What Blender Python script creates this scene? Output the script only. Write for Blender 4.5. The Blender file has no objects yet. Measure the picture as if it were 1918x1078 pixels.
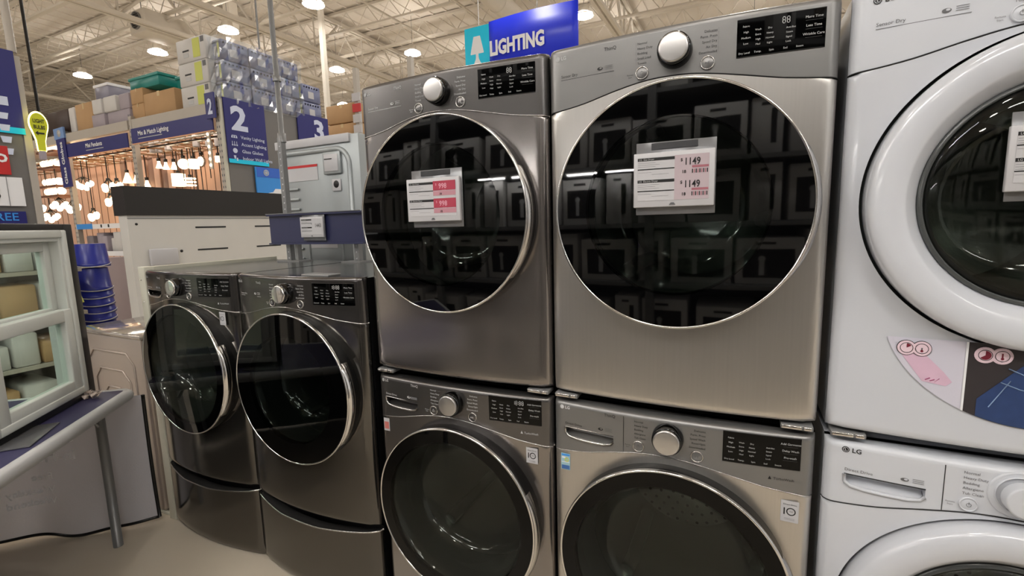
import bpy, bmesh, math, random
from math import sin, cos, pi, sqrt, radians
from mathutils import Vector, Matrix
random.seed(7)
S = bpy.context.scene
COL = S.collection

# ---------------------------------------------------------------- camera, world, exposure
cam = bpy.data.cameras.new('camera'); cam.sensor_width = 36; cam.lens = 36 * 889.96 / 1918
cam.clip_start = .05; cam.clip_end = 200
co = bpy.data.objects.new('camera', cam); COL.objects.link(co)
R = Vector((0.90087379, 0.43329206, -0.02616095)); U = Vector((-0.03451872, 0.13158507, 0.9907037)); F = Vector((-0.43270644, 0.89159596, -0.13349823))
m = Matrix((R, U, -F)).transposed().to_4x4(); m.translation = Vector((0.505, -1.31094, 1.50772)); co.matrix_world = m
S.camera = co
w = bpy.data.worlds.new('world'); S.world = w; w.use_nodes = True
bg = w.node_tree.nodes['Background']; bg.inputs[0].default_value = (1.0, .975, .94, 1); bg.inputs[1].default_value = .58
S.view_settings.view_transform = 'Standard'; S.view_settings.look = 'None'
S.view_settings.exposure = 0.18; S.view_settings.gamma = 1; S.view_settings.use_curve_mapping = False

# ---------------------------------------------------------------- materials
def lin(c):
    return tuple((x / 12.92 if x <= .04045 else ((x + .055) / 1.055) ** 2.4) for x in c)
MATS = {}
def mat(name, rgb, rough=.5, metal=0, noise=0, nscale=8, bump=0, bscale=40, aniso=0, spec=None, stretch=None, coat=0, srgb=True, emit=0, ecol=None):
    if name in MATS: return MATS[name]
    M = bpy.data.materials.new(name); M.use_nodes = True; nt = M.node_tree; b = nt.nodes['Principled BSDF']
    c = lin(rgb) if srgb else rgb
    b.inputs['Base Color'].default_value = (*c, 1); b.inputs['Roughness'].default_value = rough; b.inputs['Metallic'].default_value = metal
    if spec is not None: b.inputs['Specular IOR Level'].default_value = spec
    if aniso: b.inputs['Anisotropic'].default_value = aniso
    if coat: b.inputs['Coat Weight'].default_value = coat; b.inputs['Coat Roughness'].default_value = .05
    if emit:
        b.inputs['Emission Color'].default_value = (*(ecol or c), 1); b.inputs['Emission Strength'].default_value = emit
    tc = nt.nodes.new('ShaderNodeTexCoord'); mp = nt.nodes.new('ShaderNodeMapping'); nt.links.new(tc.outputs['Object'], mp.inputs[0])
    if stretch: mp.inputs['Scale'].default_value = stretch
    n = nt.nodes.new('ShaderNodeTexNoise'); n.inputs['Scale'].default_value = nscale; n.inputs['Detail'].default_value = 4
    nt.links.new(mp.outputs[0], n.inputs['Vector'])
    r = nt.nodes.new('ShaderNodeMapRange'); k = noise or .03
    r.inputs['To Min'].default_value = 1 - k; r.inputs['To Max'].default_value = 1 + k
    nt.links.new(n.outputs['Fac'], r.inputs[0])
    v = nt.nodes.new('ShaderNodeVectorMath'); v.operation = 'SCALE'; v.inputs[0].default_value = c
    nt.links.new(r.outputs[0], v.inputs['Scale']); nt.links.new(v.outputs[0], b.inputs['Base Color'])
    if bump:
        n2 = nt.nodes.new('ShaderNodeTexNoise'); n2.inputs['Scale'].default_value = bscale; nt.links.new(mp.outputs[0], n2.inputs['Vector'])
        bp = nt.nodes.new('ShaderNodeBump'); bp.inputs['Strength'].default_value = bump; bp.inputs['Distance'].default_value = .01
        nt.links.new(n2.outputs['Fac'], bp.inputs['Height']); nt.links.new(bp.outputs[0], b.inputs['Normal'])
    MATS[name] = M; return M
def glass(name, tint, rough=.02, f0=1.5, base=.0):
    if name in MATS: return MATS[name]
    M = bpy.data.materials.new(name); M.use_nodes = True; nt = M.node_tree; nt.nodes.clear()
    o = nt.nodes.new('ShaderNodeOutputMaterial'); t = nt.nodes.new('ShaderNodeBsdfTransparent'); g = nt.nodes.new('ShaderNodeBsdfGlossy')
    t.inputs[0].default_value = (*tint, 1); g.inputs['Roughness'].default_value = rough
    mx = nt.nodes.new('ShaderNodeMixShader'); ge = nt.nodes.new('ShaderNodeNewGeometry')
    def op(o_, a_=None, b_=None, la=None, lb=None):
        q = nt.nodes.new('ShaderNodeMath'); q.operation = o_
        if a_ is not None: q.inputs[0].default_value = a_
        if b_ is not None: q.inputs[1].default_value = b_
        if la: nt.links.new(la, q.inputs[0])
        if lb: nt.links.new(lb, q.inputs[1])
        return q.outputs[0]
    dt = nt.nodes.new('ShaderNodeVectorMath'); dt.operation = 'DOT_PRODUCT'; nt.links.new(ge.outputs['Incoming'], dt.inputs[0]); nt.links.new(ge.outputs['Normal'], dt.inputs[1])
    k0 = ((f0 - 1) / (f0 + 1)) ** 2
    p5 = op('POWER', b_=5, la=op('SUBTRACT', a_=1, lb=op('ABSOLUTE', la=dt.outputs['Value'])))
    fac = op('ADD', b_=k0, la=op('MULTIPLY', b_=1 - k0, la=p5))
    nt.links.new(fac, mx.inputs[0]); nt.links.new(t.outputs[0], mx.inputs[1]); nt.links.new(g.outputs[0], mx.inputs[2]); nt.links.new(mx.outputs[0], o.inputs[0])
    MATS[name] = M; return M
blacksteel = mat('black_stainless', (.40, .39, .375), .13, .92, noise=.03, nscale=3)
blacksteel_panel = mat('black_stainless_panel', (.36, .35, .345), .17, .85)
graphite = mat('graphite_steel', (.58, .56, .55), .19, .9, noise=.03, nscale=3)
graphite_dark = mat('graphite_panel', (.42, .41, .405), .26, .8)
stainless = mat('brushed_stainless', (.80, .785, .765), .31, .92, noise=.05, nscale=4, stretch=(40, 1, 1), aniso=.4)
silverplastic = mat('silver_panel', (.51, .505, .50), .32, .55)
white = mat('white_enamel', (.79, .80, .825), .16, 0, noise=.01, coat=.4)
whiteplastic = mat('white_plastic', (.79, .80, .825), .28)
darkside = mat('charcoal_side', (.09, .088, .09), .35, .3)
greyside = mat('dark_grey_side', (.16, .155, .16), .35, .4)
blackgloss = mat('black_glass', (.015, .015, .017), .03, 0, spec=.6)
blackgloss2 = mat('black_washer_glass', (.012, .012, .013), .03, 0, spec=.22)
blackpl = mat('black_plastic', (.04, .04, .042), .35)
chrome = mat('chrome', (.88, .87, .86), .12, 1)
bright = mat('satin_metal', (.80, .79, .78), .25, 1)
knobcap = mat('knob_cap', (.78, .77, .76), .28, .9)
rubber = mat('grey_rubber', (.20, .21, .20), .6)
drumsteel = mat('drum_steel', (.62, .64, .62), .28, .9)
visor = glass('smoked_visor_glass', (.58, .60, .57), f0=1.38)
visor_dark = glass('dark_visor_glass', (.34, .37, .35))
bowlglass = glass('door_bowl_glass', (.84, .87, .85), .06, 1.8)
clearglass = glass('clear_pane_glass', (.84, .93, .88), .02)
clearpl = mat('clear_grey_plastic', (.42, .42, .43), .2)
labelwhite = mat('label_white', (.74, .735, .745), .4)
labelpink = mat('label_pink_grey', (.71, .65, .67), .4)
ink = mat('black_ink', (.06, .055, .06), .5)
inkgrey = mat('grey_ink', (.38, .38, .39), .5)
inklight = mat('light_ink', (.72, .72, .72), .4)
inkwhite = mat('white_ink', (.92, .92, .93), .5)
labelred = mat('label_red', (.66, .22, .30), .4)
navy = mat('navy_sign', (.13, .13, .42), .4)
navybar = mat('navy_metal', (.16, .17, .30), .4)
royal = mat('royal_blue_sign', (.12, .20, .85), .35)
cyan = mat('cyan_sign', (.05, .80, .95), .35)
skyblue = mat('sky_blue_print', (.22, .56, .88), .4)
greyedge = mat('grey_table_edge', (.74, .74, .74), .35)
greymetal = mat('grey_painted_metal', (.50, .50, .50), .35, .3)
rackbeige = mat('rack_beige', (.70, .67, .63), .45)
galv = mat('galvanised_panel', (.64, .66, .665), .38, .35)
creme = mat('cream_post', (.78, .77, .71), .4)
cardboard = mat('cardboard', (.72, .58, .42), .8, noise=.08, nscale=5)
tape = mat('packing_tape', (.78, .68, .50), .4)
whitebox = mat('white_carton', (.80, .79, .78), .6)
lilac = mat('grey_lilac_carton', (.64, .60, .63), .6)
teal = mat('teal_plastic', (.10, .50, .47), .3)
ceilwhite = mat('ceiling_deck', (.90, .87, .83), .7)
trusswhite = mat('white_painted_steel', (.86, .83, .78), .5)
concrete = mat('polished_concrete', (.78, .735, .665), .30, 0, noise=.10, nscale=1.6, bump=.03, bscale=14)
woodpanel = mat('warm_backing_board', (.76, .62, .54), .6, noise=.08, nscale=3, stretch=(6, 6, .6))
bluebucket = mat('blue_bucket_plastic', (.14, .18, .55), .3)
vinyl = mat('white_vinyl_frame', (.83, .84, .82), .3)
blackframe = mat('black_jamb', (.06, .055, .055), .4)
beigesteel = mat('beige_steel', (.66, .61, .57), .30, .45)
redcard = mat('red_card', (.75, .12, .12), .4)
yellow = mat('yellow_sign', (.80, .82, .10), .4)
olive = mat('yellow_label', (.78, .80, .38), .5)
charcoalwall = mat('grey_laminate', (.44, .43, .42), .5)
jeans = mat('denim_print', (.17, .25, .42), .4, noise=.25, nscale=40)
pinkprint = mat('pink_print', (.83, .70, .78), .4, noise=.08, nscale=30)
lavender = mat('lavender_print', (.80, .79, .84), .4)
wrap = glass('stretch_wrap', (.86, .88, .90), .16, 2.6)
lampglow = mat('high_bay_glow', (1, .97, .92), .5, emit=75, ecol=(1, .965, .91))
ceiling_fill = mat('added_ceiling_fill', (1, .97, .92), .5, emit=24, ecol=(1, .93, .86))
stripglow = mat('strip_light_glow', (1, 1, 1), .5, emit=44, ecol=(1, .985, .96))
warmglow = mat('warm_shade_glow', (1, .9, .75), .5, emit=2.6, ecol=(1, .76, .50))
warmhot = mat('bulb_cluster_glow', (1, .9, .75), .5, emit=6, ecol=(1, .78, .50))
ledglow = mat('yellow_led_glow', (1, .95, .5), .5, emit=5, ecol=(1, .9, .25))

# ---------------------------------------------------------------- mesh helper
_txt = {}
def text_mesh(s, bold=0.0):
    k = (s, bold)
    if k not in _txt:
        c = bpy.data.curves.new('t', 'FONT'); c.body = s; c.size = 1; c.offset = bold; c.resolution_u = 2; c.fill_mode = 'FRONT'
        o = bpy.data.objects.new('t', c); COL.objects.link(o)
        me = bpy.data.meshes.new_from_object(o)
        v = [tuple(x.co) for x in me.vertices]; f = [tuple(p.vertices) for p in me.polygons]
        bpy.data.objects.remove(o); bpy.data.meshes.remove(me); bpy.data.curves.remove(c)
        _txt[k] = (v, f)
    return _txt[k]
class MB:
    def __init__(s): s.v = []; s.f = []; s.fm = []; s.fs = []; s.mats = []
    def add(s, v, f, m, smooth=False, M=None):
        if m not in s.mats: s.mats.append(m)
        i = s.mats.index(m); n = len(s.v)
        s.v += [tuple(M @ Vector(p)) if M else tuple(p) for p in v]
        for q in f: s.f.append(tuple(n + a for a in q)); s.fm.append(i); s.fs.append(smooth)
        return s
    def box(s, a, b, m, M=None):
        x0, y0, z0 = a; x1, y1, z1 = b
        v = [(x0, y0, z0), (x1, y0, z0), (x1, y1, z0), (x0, y1, z0), (x0, y0, z1), (x1, y0, z1), (x1, y1, z1), (x0, y1, z1)]
        return s.add(v, [(0, 3, 2, 1), (4, 5, 6, 7), (0, 1, 5, 4), (1, 2, 6, 5), (2, 3, 7, 6), (3, 0, 4, 7)], m, False, M)
    def rbox(s, a, b, m, r=.005, seg=2, M=None):
        bm = bmesh.new(); bmesh.ops.create_cube(bm, size=1)
        for v in bm.verts: v.co = Vector([(a[i] + b[i]) / 2 + v.co[i] * (b[i] - a[i]) for i in range(3)])
        bmesh.ops.bevel(bm, geom=bm.edges[:], offset=r, segments=seg, profile=.5, affect='EDGES', clamp_overlap=True)
        bm.verts.index_update()
        s.add([tuple(v.co) for v in bm.verts], [tuple(v.index for v in f.verts) for f in bm.faces], m, True, M); bm.free(); return s
    def lathe(s, prof, m, c=(0, 0, 0), axis='Y', n=64, M=None, smooth=True, a0=0, a1=2 * pi):
        full = abs(a1 - a0 - 2 * pi) < 1e-6; k = n if full else n + 1; v = []
        for (r, h) in prof:
            for i in range(k):
                t = a0 + (a1 - a0) * i / n
                if axis == 'Y': p = (c[0] + r * cos(t), c[1] + h, c[2] + r * sin(t))
                elif axis == 'Z': p = (c[0] + r * cos(t), c[1] + r * sin(t), c[2] + h)
                else: p = (c[0] + h, c[1] + r * cos(t), c[2] + r * sin(t))
                v.append(p)
        f = []
        for j in range(len(prof) - 1):
            for i in range(n):
                i2 = (i + 1) % k; f.append((j * k + i, j * k + i2, (j + 1) * k + i2, (j + 1) * k + i))
        return s.add(v, f, m, smooth, M)
    def tube(s, pts, r, m, n=8, closed=False, M=None, caps=True):
        P = [Vector(p) for p in pts]; N = len(P); v = []; up = None
        for i in range(N):
            a = P[(i - 1) % N] if (closed or i) else P[0]; b = P[(i + 1) % N] if (closed or i < N - 1) else P[-1]
            t = (b - a).normalized()
            if up is None:
                up = Vector((0, 0, 1)) if abs(t.z) < .9 else Vector((1, 0, 0))
            x = t.cross(up).normalized(); up = x.cross(t).normalized()
            rr = r[i] if isinstance(r, (list, tuple)) else r
            for j in range(n):
                q = 2 * pi * j / n; v.append(tuple(P[i] + (x * cos(q) + up * sin(q)) * rr))
        f = []
        for i in range(N if closed else N - 1):
            for j in range(n):
                a = i * n; b = ((i + 1) % N) * n; f.append((a + j, a + (j + 1) % n, b + (j + 1) % n, b + j))
        if caps and not closed: f += [tuple(range(n)), tuple((N - 1) * n + j for j in reversed(range(n)))]
        return s.add(v, f, m, True, M)
    def bar(s, p, q, wdt, m):
        return s.tube([p, q], wdt, m, n=4)
    def prism(s, poly, h, m, O=(0, 0, 0), X=(1, 0, 0), Y=(0, 0, 1)):
        O = Vector(O); X = Vector(X); Y = Vector(Y); Z = X.cross(Y).normalized()
        a = [tuple(O + X * x + Y * y) for x, y in poly]; b = [tuple(O + X * x + Y * y + Z * h) for x, y in poly]; n = len(poly)
        return s.add(a + b, [tuple(reversed(range(n))), tuple(range(n, 2 * n))] + [(i, (i + 1) % n, n + (i + 1) % n, n + i) for i in range(n)], m)
    def grid(s, fn, us, vs, m, smooth=True, skip=None):
        v = [fn(a, b) for b in vs for a in us]; k = len(us); f = []
        for j in range(len(vs) - 1):
            for i in range(k - 1):
                if skip and skip((us[i] + us[i + 1]) / 2, (vs[j] + vs[j + 1]) / 2): continue
                f.append((j * k + i, j * k + i + 1, (j + 1) * k + i + 1, (j + 1) * k + i))
        return s.add(v, f, m, smooth)
    def text(s, t, size, m, O, X=(1, 0, 0), Y=(0, 0, 1), align='L', bold=0, conf=None, sx=1):
        v, f = text_mesh(t, bold)
        if not v: return s
        wd = max(p[0] for p in v); off = {'L': 0, 'C': -wd / 2, 'R': -wd}[align]
        O = Vector(O); X = Vector(X); Y = Vector(Y); out = []
        for p in v:
            q = O + X * ((p[0] + off) * size * sx) + Y * (p[1] * size)
            if conf: q.y = conf(q.x, q.z)
            out.append(tuple(q))
        return s.add(out, f, m)
    def build(s, name, parent=None, loc=None, solid=0):
        me = bpy.data.meshes.new(name); me.from_pydata(s.v, [], s.f)
        for x in s.mats: me.materials.append(x)
        me.polygons.foreach_set('material_index', s.fm); me.polygons.foreach_set('use_smooth', s.fs)
        me.update(); me.validate()
        o = bpy.data.objects.new(name, me); COL.objects.link(o)
        if parent: o.parent = parent
        if loc: o.location = loc
        if solid:
            md = o.modifiers.new('s', 'SOLIDIFY'); md.thickness = solid
        return o
def tag(o, label=None, cat=None, group=None, kind=None):
    if label: o['label'] = label
    if cat: o['category'] = cat
    if group: o['group'] = group
    if kind: o['kind'] = kind
    return o
def thing(name, label, cat, loc=(0, 0, 0), rz=0, group=None):
    o = bpy.data.objects.new(name, None); COL.objects.link(o); o.location = loc; o.rotation_euler = (0, 0, rz); o.empty_display_size = .1
    return tag(o, label, cat, group)
def struct(mb, name): return tag(mb.build(name), kind='structure')
def lerp(a, b, t): return a + (b - a) * t
def linsp(a, b, n): return [a + (b - a) * i / (n - 1) for i in range(n)]

# ---------------------------------------------------------------- the hall
mb = MB(); mb.box((-40, -16, -.1), (14, 34, 0), concrete); struct(mb, 'floor')
mb = MB()
mb.box((-40, -16, 8.62), (14, 34, 8.7), ceilwhite)
for i in range(100): mb.box((-40 + i * .54, -16, 8.585), (-40 + i * .54 + .06, 34, 8.62), ceilwhite)
struct(mb, 'ceiling')
gapdark = mat('deck_gap_dark', (.22, .20, .18), .8)
wallm = mat('far_wall_paint', (.60, .57, .54), .7)
mb = MB(); mb.box((-40, 33.8, 0), (14, 34, 8.7), wallm); struct(mb, 'wall_back')
mb = MB(); mb.box((-40.2, -16, 0), (-40, 34, 8.7), wallm); struct(mb, 'wall_left')
n = 0
for i in range(18):                                    # bar joists along the aisle direction
    y = .9 + i * 1.75; mb = MB()
    mb.box((-38, y - .06, 7.92), (12, y + .06, 7.98), trusswhite); mb.box((-38, y - .06, 8.5), (12, y + .06, 8.58), trusswhite)
    k = 0; x = -38
    while x < 12:
        mb.bar((x, y, 7.95), (x + .45, y, 8.52), .013, trusswhite); mb.bar((x + .45, y, 8.52), (x + .9, y, 7.95), .013, trusswhite); x += .9
    for k in range(150): mb.box((-34 + k * .3, y + .10, 8.55), (-34 + k * .3 + .15, y + .13, 8.585), gapdark)
    n += 1; struct(mb, 'trim_%d' % n)
for gx in (-26, -14.7, -12.3, -3.2, 6):                # deep girders across
    mb = MB(); 
    for zz, h in ((7.25, .11), (8.4, .1)):
        mb.box((gx - .13, -16, zz), (gx - .03, 33, zz + h), trusswhite); mb.box((gx + .03, -16, zz), (gx + .13, 33, zz + h), trusswhite)
    y = -15.6
    while y < 32:
        mb.bar((gx, y, 7.3), (gx, y + 1.1, 8.45), .042, trusswhite); mb.bar((gx, y + 1.1, 8.45), (gx, y + 2.2, 7.3), .042, trusswhite)
        mb.bar((gx, y, 7.3), (gx, y, 8.45), .035, trusswhite); y += 2.2
    n += 1; struct(mb, 'trim_%d' % n)
for y in (7.9, 14.4, 21):                              # sprinkler / conduit runs
    mb = MB(); mb.tube([(-38, y, 7.75), (12, y, 7.75)], .045, trusswhite); n += 1; struct(mb, 'trim_%d' % n)
for x in (-19, -9, -6.8):
    mb = MB(); mb.tube([(x, -10, 7.6), (x, 32, 7.6)], .03, trusswhite); n += 1; struct(mb, 'trim_%d' % n)
for (x, y) in ((-13.8, 9), (-10.2, 9.1), (-3.2, 22), (-26, 20)):
    mb = MB(); wd = .14 if x == -13.8 else .06; mb.box((x - wd, y - wd, 0), (x + wd, y + wd, 8.4), trusswhite); n += 1; struct(mb, 'trim_%d' % n)
mb = MB(); mb.lathe([(.28, 0), (.28, 14)], trusswhite, (-5.65, 9.5, 7.45), 'Y', 24)
for k in range(12): mb.lathe([(.285, 0), (.295, .02), (.285, .04)], trusswhite, (-5.65, 9.8 + k * 1.1, 7.45), 'Y', 24)
tag(mb.build('ventilation_duct'), 'round white air duct under the roof above the lighting sign', 'duct')
t = thing('roof_heater', 'white box heater with a round fan grille hung from the roof trusses', 'heater', (-15.5, 7.9, 7.6)); t.scale = (.8, .8, .8)
mb = MB(); mb.rbox((-.5, -.8, -.4), (.5, .8, .4), trusswhite, .04); mb.build('casing', t)
mb = MB(); mb.lathe([(.30, 0), (.30, -.06), (.27, -.06), (.27, 0)], greymetal, (0, -.8, .02), 'Y', 24); mb.lathe([(.0, -.03), (.27, -.03)], blackpl, (0, -.8, .02), 'Y', 24)
for k in range(-3, 4): mb.box((-.25, -.87, .02 + k * .07), (.25, -.86, .03 + k * .07), greymetal)
mb.build('fan_grille', t)
for k in range(4): MB().box((.49, -.6 + k * .35, -.3), (.52, -.4 + k * .35, -.24), blackpl).build('louvre', t)
for a in (-.6, .6): MB().bar((0, a, .4), (0, a, 1.2), .015, greymetal).build('hanger_rod', t)

# high-bay lamps
lamp0 = None
LX = (-21.2, -16.5, -13.0, -9.6, -3.7, .6, 4.6); LY = (-11.5, -7.5, -3.5, 4.2, 8.3, 12.4, 16.2, 21)
pos = [(x, y) for x in LX for y in LY]
def lampname(i, x, y):
    return 'round white high-bay lamp hung under the roof, %s' % ('over the rows behind the dryers' if y > 0 else 'over the aisle facing the dryers')
for i, (x, y) in enumerate(pos):
    if lamp0 is None:
        lamp0 = thing('high_bay_lamp', lampname(i, x, y), 'lamp', (x, y, 7.2), 0, 'high-bay lamps under the roof')
        MB().lathe([(.0, .28), (.12, .28), (.14, .10), (.28, .02), (.29, 0), (.27, 0)], trusswhite, (0, 0, 0), 'Z', 24).build('housing', lamp0)
        MB().lathe([(0, .005), (.26, .005)], lampglow, (0, 0, 0), 'Z', 24).build('lens', lamp0)
        MB().lathe([(.15, .105), (.26, .045)], ceiling_fill, (0, 0, 0), 'Z', 24).build('ceiling_fill_ring', lamp0)  # glowing ring added to each lamp to brighten the ceiling
        MB().bar((0, 0, .28), (0, 0, 1.39), .008, greymetal).build('hanger_rod', lamp0)
    else:
        c = lamp0.copy(); COL.objects.link(c); c.location = (x, y, 7.2); c['label'] = lampname(i, x, y)
        for ch in [o for o in lamp0.children]:
            d = ch.copy(); COL.objects.link(d); d.parent = c

# ---------------------------------------------------------------- washers and dryers
W = .686; H = .984; CX = .348; CZ = .54
BB = .024                                              # how far the front panel bows out at its middle
def bow(x, z=None):
    t = 2 * x / W - 1; y = -BB * (1 - t * t); r = .024; e = min(x, W - x)
    if e < r: y += r - sqrt(max(0, r * r - (r - max(e, 0)) ** 2))
    if z is not None:
        for e, r in ((z - .004, .016),):
            if e < r: y += r - sqrt(max(0, r * r - (r - max(e, 0)) ** 2))
    return y
SP = [(0, .815), (.1, .826), (.2, .848), (.28, .861), (.36, .862), (.42, .855), (.5, .840), (.58, .824), (.686, .813)]
def seam(x):
    x = min(max(x, 0), W)
    for i in range(len(SP) - 1):
        if x <= SP[i + 1][0] + 1e-9:
            p0 = SP[max(i - 1, 0)][1]; p1 = SP[i][1]; p2 = SP[i + 1][1]; p3 = SP[min(i + 2, len(SP) - 1)][1]
            t = (x - SP[i][0]) / (SP[i + 1][0] - SP[i][0])
            return .5 * (2 * p1 + (p2 - p0) * t + (2 * p0 - 5 * p1 + 4 * p2 - p3) * t * t + (3 * p1 - p0 - 3 * p2 + p3) * t ** 3)
    return SP[-1][1]
XS = sorted(set([0, .002, .005, .010, .016, .024] + linsp(.035, .65, 26) + [W - a for a in (.024, .016, .010, .005, .002, 0)] + [.040, .190, .2185, .2205]))
def front_panel(m, hole):
    def inside(x, z): return 0 <= x <= W and .004 <= z <= seam(x) - .002
    A = set(2 * pi * i / 144 for i in range(144))
    for (x, z) in ((0, .004), (W, .004), (0, seam(0) - .002), (W, seam(W) - .002)): A.add(math.atan2(z - CZ, x - CX) % (2 * pi))
    A = sorted(A); O = []
    for a in A:
        lo, hi = 0, 2
        for _ in range(40):
            md = (lo + hi) / 2
            if inside(CX + md * cos(a), CZ + md * sin(a)): lo = md
            else: hi = md
        O.append(lo)
    T = [0, .2, .4, .6, .75, .85, .91, .95, .98, 1]; v = []; k = len(A)
    for t in T:
        for a, R_ in zip(A, O):
            r = lerp(hole, max(R_, hole + .001), t); x = CX + r * cos(a); z = CZ + r * sin(a); v.append((x, bow(x, z), z))
    f = [(j * k + i, j * k + (i + 1) % k, (j + 1) * k + (i + 1) % k, (j + 1) * k + i) for j in range(len(T) - 1) for i in range(k)]
    return MB().add(v, f, m, True)
def digits(mb, s, x, z, h, m, conf):
    seg = {'8': 'abcdefg'}
    for ch in s:
        if ch == ':':
            for dz in (.3, .7): mb.prism([(-.0006, -.0006), (.0006, -.0006), (.0006, .0006), (-.0006, .0006)], .0002, m, (x + h * .08, conf(x, z), z + h * dz))
            x += h * .2; continue
        w_ = h * .5; t = h * .1
        rects = [(t, h - t / 2, w_ - t, h + t / 2), (t, h / 2 - t / 2, w_ - t, h / 2 + t / 2), (t, -t / 2, w_ - t, t / 2)] if ch == '8' else []
        rects += [(w_ - t, h * .08, w_, h * .46), (w_ - t, h * .54, w_, h * .92)]
        if ch == '8': rects += [(0, h * .08, t, h * .46), (0, h * .54, t, h * .92)]
        for a, b, c, d in rects:
            mb.add([(x + a, conf(x + a, 0), z + b), (x + c, conf(x + c, 0), z + b), (x + c, conf(x + c, 0), z + d), (x + a, conf(x + a, 0), z + d)], [(0, 1, 2, 3)], m)
        x += w_ * 1.35
def icon_ring(mb, x, z, r, m, conf, t=.12, n=24):
    v = []; 
    for rr in (r, r * (1 - t)):
        for i in range(n): a = 2 * pi * i / n; px = x + rr * cos(a); pz = z + rr * sin(a); v.append((px, conf(px, pz), pz))
    mb.add(v, [(i, (i + 1) % n, n + (i + 1) % n, n + i) for i in range(n)], m)
def disc(mb, x, z, r, m, conf, n=24, sx=1):
    v = [(x + sx * r * cos(2 * pi * i / n), conf(x + sx * r * cos(2 * pi * i / n), z), z + r * sin(2 * pi * i / n)) for i in range(n)]
    mb.add(v, [tuple(range(n))], m)
def rect(mb, x0, z0, x1, z1, m, conf):
    mb.add([(x0, conf(x0, z0), z0), (x1, conf(x1, z0), z0), (x1, conf(x1, z1), z1), (x0, conf(x0, z1), z1)], [(0, 1, 2, 3)], m)
STY = {
 'graphite': dict(body=graphite, panel=graphite_dark, side=darkside, mark=inklight, seam=bright, knob=knobcap, top=greyside),
 'black': dict(body=blacksteel, panel=blacksteel_panel, side=darkside, mark=inklight, seam=bright, knob=chrome, top=greyside),
 'stainless': dict(body=stainless, panel=silverplastic, side=greyside, mark=ink, seam=bright, knob=knobcap, top=greyside),
 'white': dict(body=white, panel=whiteplastic, side=white, mark=inkgrey, seam=greyside, knob=whiteplastic, top=white)}
def machine(kind, style, label, loc, display=True, silver_handle=False, big_logo=False, top=None, digit='88', sx=1.0):
    st = dict(STY[style])
    if style == 'stainless' and kind == 'dryer': st['seam'] = greyside
    whitem = style == 'white'
    t = thing('washing_machine' if kind == 'washer' else 'clothes_dryer', label, 'washing machine' if kind == 'washer' else 'dryer', loc)
    t.scale = (sx, 1, 1)
    # cabinet: open-fronted shell
    b = MB(); D = .745; ys = .028
    q = [(0, ys, .004), (W, ys, .004), (W, D, .004), (0, D, .004), (0, ys, H - .004), (W, ys, H - .004), (W, D, H - .004), (0, D, H - .004)]
    b.add(q, [(0, 3, 2, 1), (1, 2, 6, 5), (2, 3, 7, 6), (3, 0, 4, 7)], st['side']); b.add(q, [(4, 5, 6, 7)], top or st['top'])
    for sx_ in (.04, W - .04):
        for sy in (.08, D - .06): b.lathe([(0, 0), (.02, 0), (.02, .006)], blackpl, (sx_, sy, -.0), 'Z', 12)
    b.build('cabinet', t)
    hole = .316 if whitem else .300
    front_panel(st['body'], hole).build('front_panel', t)
    # control panel (a washer's top edge sits lower, leaving the dark gap under the dryer)
    HT = H - .012 if kind == 'washer' and style != 'black' else H
    b = MB(); pocket = (.040, .190, .868, .894)
    vs = [0, .08, .16, .3, .45, .6, .75, .88, .95, 1]
    def pf(x, v):
        z = lerp(seam(x) + .0015, HT - .014, v); return (x, bow(x), z)
    if kind == 'washer':
        zs = [pocket[2], pocket[3]]
        def pf2(x, z): return (x, bow(x), z)
        b.grid(lambda x, v: (x, bow(x), lerp(seam(x) + .0015, pocket[2], v)), XS, linsp(0, 1, 4), st['panel'])
        b.grid(pf2, XS, zs, st['panel'], skip=lambda x, z: pocket[0] < x < pocket[1])
        b.grid(pf2, XS, linsp(pocket[3], HT - .014, 6), st['panel'])
    else:
        b.grid(pf, XS, vs, st['panel'])
    b.grid(lambda x, a: (x, bow(x) + .014 * (1 - cos(a)), HT - .014 + .014 * sin(a)), XS, linsp(0, pi / 2, 6), st['panel'])
    b.grid(lambda x, v: (x, lerp(bow(x) + .014, .03, v), HT), XS, [0, 1], st['panel'])
    b.build('control_panel', t)
    b = MB(); b.tube([(x, bow(x) - .0005, seam(x)) for x in XS], .0018 if style in ('graphite', 'black') else .0012, st['seam'], 6); b.build('seam_trim', t)
    cf = lambda x, z: bow(x) - .0012
    if kind == 'washer':
        d = MB(); x0, x1, z0, z1 = pocket
        d.grid(lambda x, a: (x, bow(x) + .026 * sin(a), lerp(z0, z1, (1 - cos(a)) / 2)), [x for x in XS if x0 <= x <= x1], linsp(0, pi, 9), st['panel'])
        for x in (x0, x1): d.add([(x, bow(x), z0), (x, bow(x) + .03, (z0 + z1) / 2), (x, bow(x), z1)], [(0, 1, 2)], st['panel'])
        pts = [(x0, z1), (x0 + .001, z0 + .008), (x0 + .012, z0 - .002), (x0 + .04, z0 - .006), (.115, z0 - .007), (x1 - .03, z0 - .006), (x1 - .008, z0 - .001), (x1, z0 + .008)]
        d.tube([(a, bow(a) - .001, c) for a, c in pts], .004, st['panel'] if whitem else bright, 6)
        d.tube([(x0, bow(x0) - .0005, z1), (x1, bow(x1) - .0005, z1)], .0015, st['seam'], 6)
        d.build('dispenser_drawer', t)
        if whitem or style == 'stainless':
            MB().tube([(.2195, bow(.2195) - .0003, seam(.2195) + .002), (.2195, bow(.2195) - .0003, HT - .012)], .0009, greyside, 5).build('drawer_seam', t)
    # markings
    mk = MB(); M_ = st['mark']; dm = inklight
    def T(s_, x, z, h, m=M_, al='L', bold=.0): mk.text(s_, h, m, (x, 0, z), conf=cf, align=al, bold=bold)
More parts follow.
